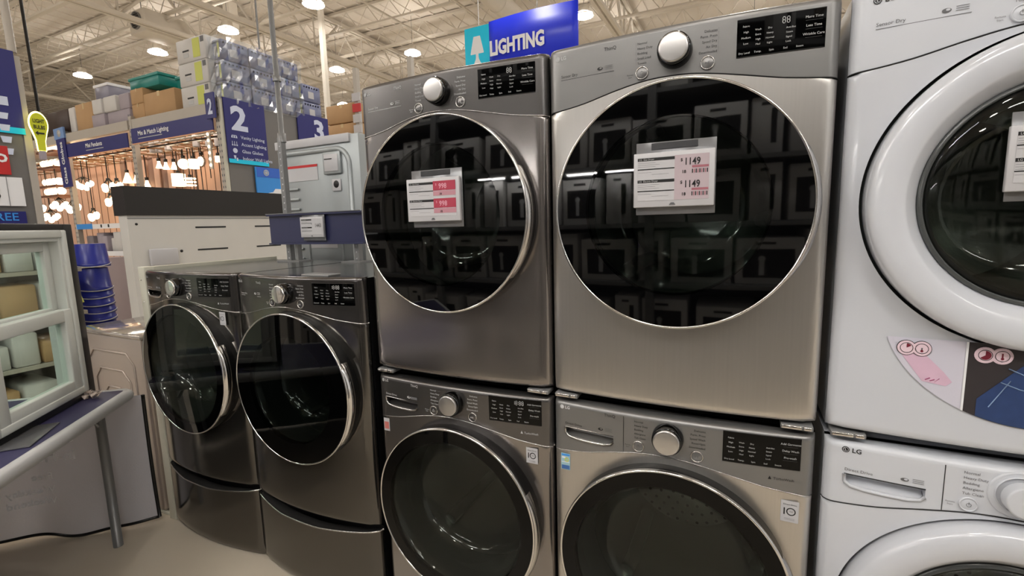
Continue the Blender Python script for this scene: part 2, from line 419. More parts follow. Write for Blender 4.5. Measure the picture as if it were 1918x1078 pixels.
    lm = {'graphite': inklight, 'black': inklight, 'stainless': inkwhite if kind == 'washer' else inklight, 'white': ink}[style]
    lr = .0062 if not whitem else .0075; lx = .030 if not whitem else .040; lz = .955
    disc(mk, lx, lz, lr, lm, cf); icon_ring(mk, lx, lz, lr * .74, st['panel'], lambda x, z: cf(x, z) - .0004, .14)
    rect(mk, lx - lr * .18, lz - lr * .3, lx - lr * .06, lz + lr * .42, st['panel'], lambda x, z: cf(x, z) - .0004)
    rect(mk, lx - lr * .18, lz - lr * .36, lx + lr * .26, lz - lr * .24, st['panel'], lambda x, z: cf(x, z) - .0004)
    disc(mk, lx - lr * .42, lz + lr * .32, lr * .12, st['panel'], lambda x, z: cf(x, z) - .0004, 8)
    T('LG', lx + lr * 1.6, lz - lr * .72, lr * 2.05, lm, bold=.02)
    if not whitem: T('ThinQ', .163, .950, .0125, M_)
    zt = .9025
    T('Direct Drive' if kind == 'washer' else 'Sensor Dry', .040, zt, .0105, M_)
    if kind == 'dryer': rect(mk, .040, zt - .006, .190, zt - .0048, M_, cf)
    disc(mk, .152, zt + .006, .0042, M_, cf, 16, 1.8); disc(mk, .154, zt + .007, .0022, st['panel'], lambda x, z: cf(x, z) - .0004, 12, 1.6)
    if style == 'stainless' or whitem or kind == 'dryer': 
        for k in range(3): rect(mk, .166, zt + .002 + k * .004, .186, zt + .003 + k * .004, inkgrey if style not in ('graphite', 'black') else inklight, cf)
    else:
        rect(mk, .160, zt + .001, .190, zt + .010, inkgrey, cf)
    L = ['Normal', 'Heavy Duty', 'Bedding', 'Small Load', 'Towels'] if kind == 'dryer' else ['Normal', 'Heavy Duty', 'Bedding', 'Allergiene', 'Tub Clean']
    Rr = ['Delicates', 'Perm. Press', 'Speed Dry', 'Air Dry', 'Downloaded'] if kind == 'dryer' else ['Delicates', 'Perm. Press', 'Speed Wash', 'Rinse+Spin', 'Downloaded']
    for k in range(5):
        T(L[k], .250, .948 - k * .0118, .0078 if not whitem else .0085, M_)
        T(Rr[k], .436, .948 - k * .0118, .0078, M_, 'R')
        if style in ('graphite', 'black'):
            rect(mk, .272, .9505 - k * .0118, .293, .951 - k * .0118, inkgrey, cf)
    if style == 'stainless' and kind == 'dryer':
        rect(mk, .2465, .902, .247, .955, inkgrey, cf); rect(mk, .4385, .902, .439, .955, inkgrey, cf)
    T('Remote', .232, .877, .005, M_, 'C'); T('Start', .232, .871, .005, M_, 'C')
    if kind == 'washer': T('TurboWash', .620, .848, .0095, M_, 'C'); mk.add([(.585, cf(.585, 0), .848), (.593, cf(.593, 0), .848), (.589, cf(.589, 0), .857)], [(0, 1, 2)], M_)
    mk.build('printed_markings', t)
    # display
    if display:
        b = MB(); dx0, dx1, dz0, dz1 = .478, .655, .880, .962
        b.grid(lambda x, z: (x, bow(x) - .0016, z), linsp(dx0, dx1, 12), linsp(dz0, dz1, 3), blackgloss2)
        for (xa, za, xb, zb) in ((dx0, dz0, dx1, dz0), (dx0, dz1, dx1, dz1)):
            b.tube([(x, bow(x) - .0008, za) for x in linsp(xa, xb, 10)], .0011, blackpl, 5)
        dp = b.build('display', t)
        g = MB(); c2 = lambda x, z: bow(x) - .0024
        def T2(s_, x, z, h, al='C', m=inklight): g.text(s_, h, m, (x, 0, z), conf=c2, align=al)
        digits(g, digit, .562 if len(digit) > 2 else .570, .941, .013, inklight, c2)
        for k, s_ in enumerate(['More Time', 'Less Time', 'Wrinkle Care'] if kind == 'dryer' else ['Add Garments', 'Delay Wash', 'Pre-wash']):
            T2(s_, .632, .944 - k * .018, .0075); rect(g, .616, .939 - k * .018, .648, .9393 - k * .018, inkgrey, c2)
        for k in range(4):
            T2(['Fabric', 'High', 'Medium', 'Low'][k], .497, .944 - k * .0125, .006)
            T2(['Wash', 'Extra', 'High', 'Med'][k], .522, .934 - k * .0105, .0055); T2(['Dry', 'Heavy', 'Normal', 'Light'][k], .546, .934 - k * .0105, .0055)
            T2(['Anti-Bac', 'Steam', 'Signal', 'Lock'][k], .578, .929 - k * .0098, .0055, 'L')
        for k, s_ in enumerate(['Dry Level', 'Temp.', 'Spin', 'Soil', 'Steam']): T2(s_, .494 + k * .028, .886, .006)
        g.build('display_markings', dp)
    # knob
    ky = bow(.341); b = MB()
    if whitem: b.lathe([(.052, .001), (.0515, -.002), (.048, -.003), (.040, .001), (.039, -.004)], whiteplastic, (.341, ky, .918), 'Y', 48)
    else: b.lathe([(.0415, .002), (.0410, -.008), (.039, -.026), (.035, -.030), (.0335, -.029)], blackgloss, (.341, ky, .918), 'Y', 48)
    kb = b.build('knob', t)
    b = MB(); b.lathe([(.0345, -.012), (.0345, -.034), (.033, -.0365), (.030, -.037), (0, -.037)], st['knob'], (.341, ky, .918), 'Y', 48)
    b.build('knob_cap', kb)
    for bx, bz, ic in ((.262, .879, 'p'), (.416, .879, 's')):
        by = bow(bx); b = MB(); rm = bright if style != 'white' else whiteplastic
        b.lathe([(.0165, .001), (.0162, -.003), (.0145, -.0042), (.0135, -.003), (.0130, -.002)], rm, (bx, by, bz), 'Y', 32)
        b.lathe([(.0130, -.002), (.009, -.0035), (0, -.004)], graphite_dark if style in ('graphite', 'black') else (silverplastic if style == 'stainless' else whiteplastic), (bx, by, bz), 'Y', 32)
        pc = lambda x, z, by=by: by - .0046; mc = inklight if style in ('graphite', 'black') else inkgrey
        if ic == 'p': icon_ring(b, bx, bz, .0045, mc, pc, .2, 16); rect(b, bx - .0005, bz, bx + .0005, bz + .0065, mc, pc)
        else:
            b.add([(bx - .005, pc(0, 0), bz - .003), (bx - .001, pc(0, 0), bz), (bx - .005, pc(0, 0), bz + .003)], [(0, 1, 2)], mc)
            rect(b, bx + .001, bz - .003, bx + .002, bz + .003, mc, pc); rect(b, bx + .003, bz - .003, bx + .004, bz + .003, mc, pc)
        b.build('button', t)
    # door
    C = (CX, 0, CZ); dr = MB()
    if whitem:
        dr.lathe([(.308, .02), (.310, -.035), (.3085, -.052), (.305, -.058), (.298, -.063), (.285, -.066), (.270, -.066), (.250, -.062), (.244, -.058), (.230, -.040), (.223, -.032), (.219, -.024)], white, C, 'Y', 128)
        door = dr.build('door', t)
        MB().lathe([(.318, .03), (.314, .012), (.3102, .006)], rubber, C, 'Y', 96).build('door_gap_shade', door)  # dark ring standing in for the shadow gap around the door
        MB().lathe([(.222, -.034), (.216, -.040), (.213, -.038), (.212, -.028)], mat('smoke_ring', (.30, .31, .31), .2), C, 'Y', 96).build('window_rim', door)
        MB().lathe([(.213, -.034)] + [(.213 * cos(a), -.034 - .030 * sin(a)) for a in linsp(.1, pi / 2, 12)], visor, C, 'Y', 96).build('door_glass', door)
        MB().lathe([(.20, -.015), (.190, .03), (.175, .075), (.145, .095), (0, .10)], bowlglass, C, 'Y', 64).build('glass_bowl', door)
        MB().lathe([(.20 + .0, -.02), (.222, .0), (.24, .09)], rubber, C, 'Y', 64).build('door_gasket', t)
        a0 = radians(205); 
    else:
        dm = blackpl; RI = .258 if kind == 'washer' else .218; k_ = RI / .218
        dr.lathe([(.292, .03), (.2985, .01), (.3025, -.05), (.3035, -.066), (.300, -.071), (.296, -.072)], dm, C, 'Y', 128)
        door = dr.build('door', t)
        MB().lathe([(.3045, -.064), (.3055, -.069), (.3045, -.074), (.3015, -.0765), (.2985, -.0745), (.298, -.071)], chrome, C, 'Y', 128).build('door_ring', door)
        g = MB(); dome = [(r, -.074 - .007 * (1 - (r / .298) ** 2)) for r in linsp(.2985, RI, 6)]
        g.lathe(dome, blackgloss2 if kind == 'washer' or style == 'black' else blackgloss, C, 'Y', 128); g.build('glass_border', door)
        g = MB(); g.lathe([(r, -.074 - .007 * (1 - (r / .298) ** 2)) for r in (RI, .20, .16, .10, .05, 0)], visor if kind == 'washer' else visor_dark, C, 'Y', 128); g.build('door_glass', door)
        g = MB(); g.lathe([(a_ * k_, b_) for a_, b_ in ((.212, -.070), (.216, -.066), (.212, -.060), (.206, -.05), (.196, 0), (.182, .05), (.16, .075), (.12, .088), (0, .092))], bowlglass, C, 'Y', 96); g.build('glass_bowl', door)
        g = MB(); n_ = 28; A = linsp(radians(-38), radians(26), n_); v = []
        for a in A:
            k = sin(pi * (a - A[0]) / (A[-1] - A[0])) ** .5 if A[0] < a < A[-1] else 0
            for r, y in ((.304, -.072), (.3055 + .007 * k, -.066), (.306 + .008 * k, -.050), (.304, -.036)): v.append((CX + r * cos(a), y, CZ + r * sin(a)))
        g.add(v, [(i * 4 + j, i * 4 + j + 1, i * 4 + j + 5, i * 4 + j + 4) for i in range(n_ - 1) for j in range(3)], chrome if silver_handle else bright, True)
        g.build('door_handle', door)
        MB().lathe([(RI - .002, -.055), (max(.235, RI), .0), (.246, .09)], rubber, C, 'Y', 64).build('door_gasket', t)
    # drum
    g = MB(); g.lathe([(.245, .09), (.25, .12), (.25, .52), (.23, .55)], drumsteel, C, 'Y', 64); g.lathe([(.23, .55), (.08, .53), (.0, .52)], drumsteel, C, 'Y', 64)
    dd = g.build('drum', t)
    g = MB()
    for k in range(3):
        a = radians(90 + 120 * k + 20); ca, sa = cos(a), sin(a)
        g.tube([(CX + .235 * ca, .14, CZ + .235 * sa), (CX + .215 * ca, .2, CZ + .215 * sa), (CX + .215 * ca, .45, CZ + .215 * sa), (CX + .235 * ca, .52, CZ + .235 * sa)], .024, drumsteel, 8)
    for ring in (range(1, 7) if kind == 'washer' else ()):
        r = .035 * ring
        for k in range(ring * 6):
            a = 2 * pi * k / (ring * 6); disc(g, CX + r * cos(a), CZ + r * sin(a), .006, ink, lambda x, z: .518 + .02 * (sqrt((x - CX) ** 2 + (z - CZ) ** 2) / .23), 8)
    g.build('drum_baffle', dd)
    return t
def sticker10(t, x, z, wd, hd, off=.0):
    g = MB(); c = lambda q, s_: bow(x) - .003; c2 = lambda q, s_: bow(x) - .0036
    rect(g, x - wd / 2 - .001, z - hd / 2 - .001, x + wd / 2 + .001, z + hd / 2 + .001, inklight, lambda q, s_: bow(x) - .0026)
    rect(g, x - wd / 2, z - hd / 2, x + wd / 2, z + hd / 2, labelwhite, c)
    g.text('Direct Drive', .0058, ink, (x, bow(x) - .0036, z + hd * .30), align='C')
    rect(g, x - .0135, z - .009, x - .0105, z + .009, ink, c2)
    icon_ring(g, x + .003, z, .0105, ink, c2, .24); g.text('YEAR', .0035, ink, (x + .003, bow(x) - .0036, z - .001), align='C')
    for k in range(2): rect(g, x - wd * .3, z - hd * (.34 + .06 * k), x + wd * .3, z - hd * (.33 + .06 * k), inkgrey, c2)
    g.build('warranty_sticker', t)['label'] = 'white 10 year warranty sticker'
XD2 = -.693; ZD = .998
D3 = machine('dryer', 'stainless', 'stainless steel dryer with black round door, stacked on top beside the white dryer', (0, 0, ZD), digit='88')
W3 = machine('washer', 'stainless', 'stainless steel washer with dispenser drawer and black display, under the stainless dryer', (0, 0, 0), digit='')
D2 = machine('dryer', 'graphite', 'dark graphite dryer stacked on top, red-and-white price tag on its round door', (XD2, 0, ZD), digit='88')
W2 = machine('washer', 'graphite', 'dark graphite washer at the bottom of the graphite stack, red sticker at its upper left', (XD2, 0, 0), digit='18:88')
D4 = machine('dryer', 'white', 'glossy white dryer with wide white door ring, stacked at the right edge', (.705, 0, ZD), display=False)
W4 = machine('washer', 'white', 'glossy white washer with white dial, under the white dryer at the right edge', (.705, 0, 0), display=False)
topgal = mat('machine_top_steel', (.50, .51, .50), .18, .7)
BB = .042
P2 = machine('dryer', 'black', 'graphite dryer on a drawer pedestal, right next to the taller graphite stack', (-1.428, -.012, .346), silver_handle=True, top=topgal, digit='18:88', sx=1.02)
P1 = machine('washer', 'black', 'graphite washer on a drawer pedestal, next to the cream upright panel', (-2.134, -.004, .346), silver_handle=True, top=topgal, digit='')
sticker10(P1, .602, .785, .046, .056)
BB = .024
sticker10(W2, .622, .779, .038, .050); sticker10(W3, .637, .769, .038, .056)
g = MB(); rect(g, .022, .760, .048, .809, labelwhite, lambda q, s_: bow(.03) - .003); rect(g, .025, .768, .045, .795, mat('faded_red', (.78, .45, .42), .5), lambda q, s_: bow(.03) - .0036); g.build('red_sticker', W2)['label'] = 'small white and red sticker'
g = MB(); c = lambda q, s_: bow(.04) - .003; c2 = lambda q, s_: bow(.04) - .0036
rect(g, .026, .755, .055, .808, mat('pale_blue_print', (.62, .76, .80), .4), c); rect(g, .028, .757, .053, .770, mat('mid_blue_print', (.25, .42, .66), .4), c2); rect(g, .028, .800, .053, .806, skyblue, c2)
rect(g, .028, .779, .053, .781, inkwhite, c2); icon_ring(g, .044, .788, .007, olive, c2, .5, 16); rect(g, .029, .792, .040, .797, inkwhite, c2); g.build('energy_label', W3)['label'] = 'pale blue and yellow energy label'
g = MB(); g.rbox((.40, -.014, H - .002), (.54, .05, H + .008), greymetal, .003); g.build('top_bracket', P2)
# promo sticker on the white dryer
def promo():
    c = lambda q, s_: bow(q) - .003; c2 = lambda q, s_: bow(q) - .0038; c3 = lambda q, s_: bow(q) - .0046; c4 = lambda q, s_: bow(q) - .0054
    g = MB(); ccx, ccz, Rb = CX, .54, .478
    def zb(x):
        # lower arc from upper left (.099,.244) to (.232,.092) to the middle (.348,.066)
        return .318 - .252 * sqrt(max(0, 1 - ((x - .348) / .262) ** 2))
    def strip(x0, x1, m, cc, f0, f1, n_=24):
        xs = linsp(x0, x1, n_)
        for a, b in zip(xs, xs[1:]): g.add([(a, cc(a, 0), f0(a)), (b, cc(b, 0), f0(b)), (b, cc(b, 0), f1(b)), (a, cc(a, 0), f1(a))], [(0, 1, 2, 3)], m)
    top = lambda x: .240
    strip(.0995, .232, lavender, c, lambda x: min(zb(x), .24), top)
    strip(.232, .236, inkwhite, c2, zb, top)
    strip(.236, .46, mat('dark_sweater_print', (.19, .17, .18), .5, noise=.2, nscale=25), c, zb, top)
    strip(.46, .596, lavender, c, lambda x: min(zb(x), .24), top)
    # pink shirt
    pk = [(.125, .205), (.165, .208), (.20, .170), (.215, .150), (.205, .140), (.165, .146)]
    for i in range(1, len(pk) - 1): g.add([(p[0], c2(p[0], 0), max(p[1], zb(p[0]))) for p in (pk[0], pk[i], pk[i + 1])], [(0, 1, 2)], pinkprint)
    for k in range(5): g.tube([(.17 + .008 * k, c2(.17, 0), .150 - .002 * (k % 3)), (.178 + .008 * k, c2(.18, 0), .155 - .003 * (k % 2))], .0012, mat('magenta_print', (.62, .30, .45), .5), 5)
    # jeans
    strip(.256, .40, jeans, c2, lambda x: zb(x) + .001, lambda x: min(.20, .12 + (x - .256) * 1.2))
    seamm = mat('denim_seam_print', (.50, .60, .74), .5)
    g.tube([(.275, c3(.275, 0), .105), (.29, c3(.29, 0), .135), (.305, c3(.3, 0), .165)], .0010, seamm, 5); g.tube([(.29, c3(.29, 0), .16), (.32, c3(.32, 0), .148), (.36, c3(.35, 0), .14)], .0012, seamm, 5)
    g.tube([(.30, c3(.30, 0), .19), (.325, c3(.32, 0), .178), (.36, c3(.35, 0), .172)], .0012, seamm, 5)
    for i, (x, z) in enumerate(((.134, .218), (.262, .215))):
        dark = mat('maroon_print', (.45, .10, .18), .5)
        pale = mat('pale_pink_print', (.90, .80, .84), .5)
        for k in (0, .026): disc(g, x + k, z, .0172, ink if i == 0 else pale, c3)
        for k in (0, .026): disc(g, x + k, z, .0160, pale, c4)
        c5 = lambda q, s_: bow(q) - .006; c6 = lambda q, s_: bow(q) - .0065
        for k in (0, .026): icon_ring(g, x + k, z, .0115, ink, c5, .1)
        a0, a1 = (pi / 6, pi / 2) if i == 0 else (-pi * .8, pi / 2); aa = linsp(a0, a1, 14)
        g.add([(x, c5(x, z), z)] + [(x + .0095 * cos(a), c5(x, z), z + .0095 * sin(a)) for a in aa], [tuple(range(15))], dark)
        rect(g, x + .0248, z - .004, x + .0272, z + (.002 if i == 0 else .006), dark if i else inkgrey, c5); disc(g, x + .026, z - .005, .0026, dark, c6, 12)
    o = g.build('promotional_sticker', D4); o['label'] = 'curved sticker showing a pink shirt and blue jeans'
promo()
# stacking clips between washers and dryers
k = 0
for nm, X0 in (('graphite', XD2), ('stainless', 0), ('white', .705)):
    for side in (0, 1):
        if nm == 'white' and side: continue
        x0 = X0 + (.008 if side == 0 else W - .078)
        t = thing('stacking_clip', 'small chrome stacking clip at the %s corner between the %s washer and dryer' % ('left' if side == 0 else 'right', nm), 'clip', (x0, .004, .9845), 0, 'stacking clips between washers and dryers')
        g = MB(); g.rbox((0, -.010, 0), (.07, .04, .0125), greymetal, .002); g.build('base_plate', t)
        g = MB(); g.rbox((.002, -.0145, .003), (.045, -.008, .0115), chrome, .0015); g.rbox((.049, -.0145, .003), (.066, -.008, .0115), chrome, .0015); g.build('latch', t)

# pedestals
def pedestal(loc, label, sx):
    t = thing('drawer_pedestal', label, 'pedestal', loc); t.scale = (sx, 1, 1); g = MB(); D = .745; Z = .343
    q = [(0, .03, .0), (W, .03, .0), (W, D, .0), (0, D, .0), (0, .03, Z), (W, .03, Z), (W, D, Z), (0, D, Z)]
    g.add(q, [(0, 3, 2, 1), (1, 2, 6, 5), (2, 3, 7, 6), (3, 0, 4, 7), (4, 5, 6, 7), (0, 1, 5, 4)], darkside); g.build('cabinet', t)
    def top(x): u = x / W; s_ = max(0, min(1, (u - .04) / .22)) * max(0, min(1, (.97 - u) / .40)); return .331 - .034 * (s_ ** .7 if s_ > 0 else 0)
    g = MB(); g.grid(lambda x, v: (x, bow(x, .004 + v * .3), lerp(.006, top(x), v)), XS, linsp(0, 1, 12), blacksteel)
    g.grid(lambda x, v: (x, bow(x) + .06 * v, top(x) - .012 * v), XS, [0, 1], graphite_dark); g.build('drawer_front', t)
    g = MB(); g.tube([(x, bow(x) + .002, top(x)) for x in XS], .0035, bright, 6); g.build('drawer_lip', t)
BB = .042
pedestal((-1.428, -.012, 0), 'graphite drawer pedestal under the dryer next to the tall graphite stack', 1.02)
pedestal((-2.134, -.004, 0), 'graphite drawer pedestal under the washer next to the cream upright', 1)

# ---------------------------------------------------------------- price tags
def price_tag(name, label, x0, z0, z1, wd, y, kind):
    t = thing(name, label, 'price tag', (x0, y, z0)); h = z1 - z0
    g = MB(); g.rbox((0, -.002, 0), (wd, .0, h), clearpl, .0008, 1); g.box((wd * .2, -.0035, h * .90), (wd * .78, -.0022, h * .985), mat('dark_tape', (.24, .24, .25), .3)); g.build('holder', t)
    b0, b1 = (.018, h - .026) ; x_, xe = -.004, wd - .002
    if kind == 'pink': x_, xe = -.012, wd - .004
    g = MB(); g.rbox((x_, -.014, b0), (xe, -.003, b1), labelwhite, .002); lab = g.build('label_body', t)
    if kind == 'cut': return t
    g = MB(); Y = -.0146; c = lambda q, s_: Y; c2 = lambda q, s_: Y - .0005; c3 = lambda q, s_: Y - .001
    ax0, ax1, az0, az1 = x_ + .010, xe - .012, b0 + .016, b1 - .010; hw = (ax1 - ax0); hh = (az1 - az0); mx = ax0 + hw * .53
    rect(g, ax0, az0, ax1, az1, labelpink if kind == 'plain' else labelwhite, c)
    rect(g, ax0, az0, mx, az1, labelwhite, lambda q, s_: Y - .0002)
    for k in range(2):
        zt = az1 - k * hh * .5
        rect(g, ax0, zt - .009, mx, zt - .002, ink, c2); g.text('LG' if 0 else 'LG  Electric Dryer' if k else 'LG  Gas Dryer', .006, inklight, (ax0 + .003, Y - .001, zt - .0075))
        for j in range(3): rect(g, ax0 + .001, zt - .014 - j * .0045, ax0 + hw * (.26 + .06 * ((j + k) % 2)), zt - .0134 - j * .0045, inkgrey, c2)
        rect(g, ax0, zt - hh * .29, mx, zt - hh * .265, ink, c2)
        for j in range(2): rect(g, ax0 + hw * .2 * j + .001, zt - hh * (.35 + .05 * j), ax0 + hw * (.2 + .25 * j), zt - hh * (.345 + .05 * j), inkgrey, c2)
        if kind == 'plain' and True:
            g.text('1149', .023, ink, (mx + hw * .13, Y - .001, zt - .024), bold=.012, sx=.80); g.text('$', .010, ink, (mx + hw * .08, Y - .001, zt - .015), bold=.01)
            rect(g, mx + hw * .24, zt - hh * .30, ax1 - .001, zt - hh * .25, mat('dusty_red', (.62, .38, .42), .5), c2)
            for j in range(9): rect(g, mx + hw * .24 + j * hw * .025, zt - hh * .42, mx + hw * (.254 + .025 * j), zt - hh * .33, mat('dusty_red', (.62, .38, .42), .5) if j % 2 else ink, c2)
            g.text('18', .010, ink, (mx + hw * .10, Y - .001, zt - hh * .41), bold=.02)
        elif kind == 'pink':
            rect(g, mx, zt - hh * .27, ax1, zt, labelred, c2); pk = mat('pink_ink', (.86, .62, .68), .5)
            g.text('998', .021, pk, (mx + hw * .12, Y - .001, zt - .022), bold=.02, sx=.9); g.text('SAVE', .006, pk, (mx + hw * .19, Y - .001, zt - .030))
            g.text('$', .009, pk, (mx + hw * .05, Y - .001, zt - .013))
            rect(g, mx, zt - hh * .42, ax1, zt - hh * .285, mat('rose_print', (.72, .52, .56), .5), c2); g.text('18', .009, ink, (mx + hw * .13, Y - .001, zt - hh * .40), bold=.02)
        elif k == 0:
            g.text('1443', hh * .35, ink, (ax1 - .002, Y - .001, zt - hh * .55), align='R', sx=.8); g.text('$', hh * .15, ink, (ax0 + hw * .50, Y - .001, zt - hh * .36))
    rect(g, (ax0 + ax1) / 2 - .006, b0 + .004, (ax0 + ax1) / 2 + .008, b0 + .0055, inkgrey, c2)
    g.add([((ax0 + ax1) / 2 - .006, Y - .0005, b0 + .006), ((ax0 + ax1) / 2 + .008, Y - .0005, b0 + .006), ((ax0 + ax1) / 2 + .004, Y - .0005, b0 + .010), ((ax0 + ax1) / 2 - .002, Y - .0005, b0 + .010)], [(0, 1, 2, 3)], inkgrey)
    g.build('label_print', lab); return t
price_tag('price_tag', 'white price tag reading $1149 twice on the stainless dryer door', .262, 1.521, 1.695, .183, -.083, 'plain')
price_tag('price_tag', 'white and red price tag on the graphite dryer door', -.427, 1.504, 1.677, .183, -.083, 'pink')
price_tag('price_tag', 'price tag at the edge of the white dryer door glass', .953, 1.525, 1.690, .183, -.068, 'plain')

# ---------------------------------------------------------------- row surroundings
# cream upright panel left of the pedestal washer
t = thing('upright_panel', 'tall cream metal upright frame between the pedestal washer and the beige machine', 'frame', (-2.205, 0, 0))
g = MB(); g.rbox((.008, 0, 0), (.062, .05, 1.345), creme, .003); g.build('front_post', t)
g = MB(); g.box((.0, .05, .0), (.05, .76, 1.343), creme); g.build('side_panel', t)
g = MB(); 
for z in (1.28, 1.17): g.lathe([(.004, .0), (.003, -.003), (0, -.004)], bright, (.030, 0, z), 'Y', 12)
g.build('rivet', t)
g = MB(); g.rbox((-.14, .01, 0), (0, .05, .018), creme, .003); g.build('foot', t)
# beige machine seen from its embossed back
t = thing('boxed_beige_washer', 'beige washing machine turned to show its embossed steel back', 'washing machine', (-2.90, .0, 0)); t.name = 'washing_machine.004'
g = MB(); g.rbox((0, 0, .02), (.655, .72, .975), beigesteel, .018, 3); g.build('cabinet', t)
g = MB()
for k in range(3):
    a, b, z1, z0 = .10 + .055 * k, .555 - .055 * k, .88 - .10 * k, .10 + .10 * k
    g.tube([(a, -.001, z0), (a, -.001, z1 - .06), (a + .06, -.001, z1), (b - .06, -.001, z1), (b, -.001, z1 - .06), (b, -.001, z0 + .06), (b - .05, -.001, z0)], .006, beigesteel, 8)
g.build('embossed_rib', t)
g = MB(); g.rbox((-.002, -.006, .965), (.657, .725, .990), mat('glossy_beige_top', (.66, .63, .60), .10, .6), .008); g.build('top_plate', t)
# back of a dryer in the row behind
t = thing('clothes_dryer', 'silver back of a dryer from the row behind, with louvres and warning labels', 'dryer', (-2.176, .85, 1.06)); t.name = 'clothes_dryer.005'
HH = .99
g = MB(); g.rbox((0, 0, 0), (.675, .6, HH), galv, .004); g.build('cabinet', t)
t9 = thing('stacked_machine', 'silver machine under the dryer back in the row behind', 'washing machine', (-2.176, .85, 0)); MB().rbox((0, 0, .01), (.675, .6, 1.058), galv, .004).build('cabinet', t9); MB().box((.05, .05, 0), (.62, .55, .01), blackpl).build('foot_plate', t9)
g = MB(); g.rbox((-.004, -.014, HH - .045), (.615, .02, HH + .004), labelwhite, .003); g.build('top_flange', t)
g = MB()
def rr(x0, z0, x1, z1, r):
    P = []
    for cx_, cz_, a0 in ((x1 - r, z1 - r, 0), (x0 + r, z1 - r, pi / 2), (x0 + r, z0 + r, pi), (x1 - r, z0 + r, 3 * pi / 2)):
        for i in range(7): a = a0 + pi / 2 * i / 6; P.append((cx_ + r * cos(a), cz_ + r * sin(a)))
    return P
g.tube([(.03, 0, HH - .075), (.3, 0, HH - .075)] + [(.50 + .10 * sin(q), 0, HH - .175 + .10 * cos(q)) for q in linsp(0, pi / 2, 8)] + [(.60, 0, .05)], .016, galv, 8); g.tube([(x, 0, z) for x, z in rr(.22, .0, .50, HH - .56, .05)], .009, galv, 8, True); g.build('embossed_rib', t)
for k in range(9): MB().rbox((.02, -.014, HH - .30 - k * .062), (.17, 0, HH - .285 - k * .062), galv, .005).build('louvre', t)
g = MB(); g.box((.02, -.003, HH - .245), (.34, 0, HH - .15), labelwhite); g.box((.02, -.004, HH - .165), (.34, -.002, HH - .15), redcard); g.build('warning_label', t)
g = MB(); g.box((.235, -.003, HH - .66), (.46, 0, HH - .585), labelwhite); g.box((.235, -.004, HH - .60), (.46, -.002, HH - .585), redcard); g.build('warning_label', t)
g = MB(); g.rbox((.40, -.016, HH - .22), (.54, 0, HH - .09), galv, .006); g.rbox((.415, -.02, HH - .205), (.525, -.014, HH - .105), labelwhite, .003); g.box((.42, -.022, HH - .135), (.48, -.02, HH - .13), ink); g.build('terminal_cover', t)
g = MB(); g.rbox((.455, -.008, HH - .32), (.525, 0, HH - .25), labelwhite, .003); g.lathe([(0, -.01), (.02, -.01), (.024, -.006)], ink, (.49, -.0, HH - .28), 'Y', 20); g.build('cord_socket', t)
# navy display header with price tag on slotted uprights
t = thing('display_header', 'navy blue sign channel on slotted metal uprights behind the pedestal dryer', 'sign rail', (-1.985, .60, 1.325))
g = MB(); g.box((0, 0, .105), (.715, .012, .268), navybar); g.box((0, -.02, .262), (.715, .03, .272), navybar); g.box((0, -.015, .10), (.715, .02, .108), navybar); g.build('channel', t)
g = MB(); g.box((-.0, -.024, .272), (.715, -.018, .276), greymetal); g.build('top_edge', t)
for ux in (.10, .62):
    g = MB(); zt = .70 if ux == .10 else .26
    g.box((ux, .02, .0), (ux + .03, .05, zt), greymetal)
    for k in range(int(zt / .035)): g.lathe([(.005, 0), (.004, -.002), (0, -.002)], labelwhite, (ux + .015, .02, .02 + k * .035), 'Y', 8)
    g.build('upright', t)
g = MB(); g.box((.17, .02, 0), (.19, .05, .11), greymetal); g.box((.06, -.02, 0), (.24, .08, .008), greymetal); g.build('base_bracket', t); MB().box((.56, -.02, 0), (.69, .08, .008), greymetal).build('base_bracket', t)
price_tag('price_tag', 'small white price tag reading 1443 on the navy sign channel', -1.70, 1.446, 1.60, .17, .588, 'small')
t = thing('hanging_pole', 'thin grey metal pole rising to the roof behind the silver dryer back', 'pole', (-1.868, .64, 2.0))
g = MB(); g.tube([(0, 0, 0), (0, 0, 5.5)], .014, greymetal, 10); g.build('pole_tube', t)
g = MB(); g.lathe([(.022, 0), (.022, .03), (.014, .03)], greymetal, (0, 0, .33), 'Z', 12); g.build('collar', t); MB().lathe([(.022, 0), (.022, .05), (.014, .05)], greymetal, (0, 0, .0), 'Z', 12).build('collar', t)
# white cabinet with black header
t = thing('display_cabinet', 'long white display cabinet with slots and a black header, behind the washers', 'cabinet', (-4.02, .80, 0))
g = MB(); g.box((0, 0, 0), (.12, 2.6, 1.655), mat('warm_white_panel', (.82, .81, .79), .45)); g.build('panel_body', t)
g = MB(); g.box((-.04, -.01, 1.655), (.14, 2.62, 1.885), mat('matte_black_panel', (.13, .12, .115), .6)); g.build('black_header', t)
for (y, z) in ((.52, 1.545), (1.10, 1.545), (.52, 1.345), (1.10, 1.345)):
    MB().box((.12, y, z), (.123, y + .28, z + .014), ink).build('slot', t)
g = MB(); g.rbox((.12, .12, 1.24), (.15, .34, 1.38), labelwhite, .01); g.build('cover_plate', t)
g = MB(); g.lathe([(0, .004), (.012, .004), (.012, 0)], ink, (.12, .38, 1.35), 'X', 10); g.lathe([(0, .004), (.010, .004), (.010, 0)], ink, (.12, .06, 1.585), 'X', 10); g.build('screw', t)
g = MB(); g.box((.12, .0, 1.628), (.124, 2.6, 1.634), greymetal); g.build('top_bead', t)

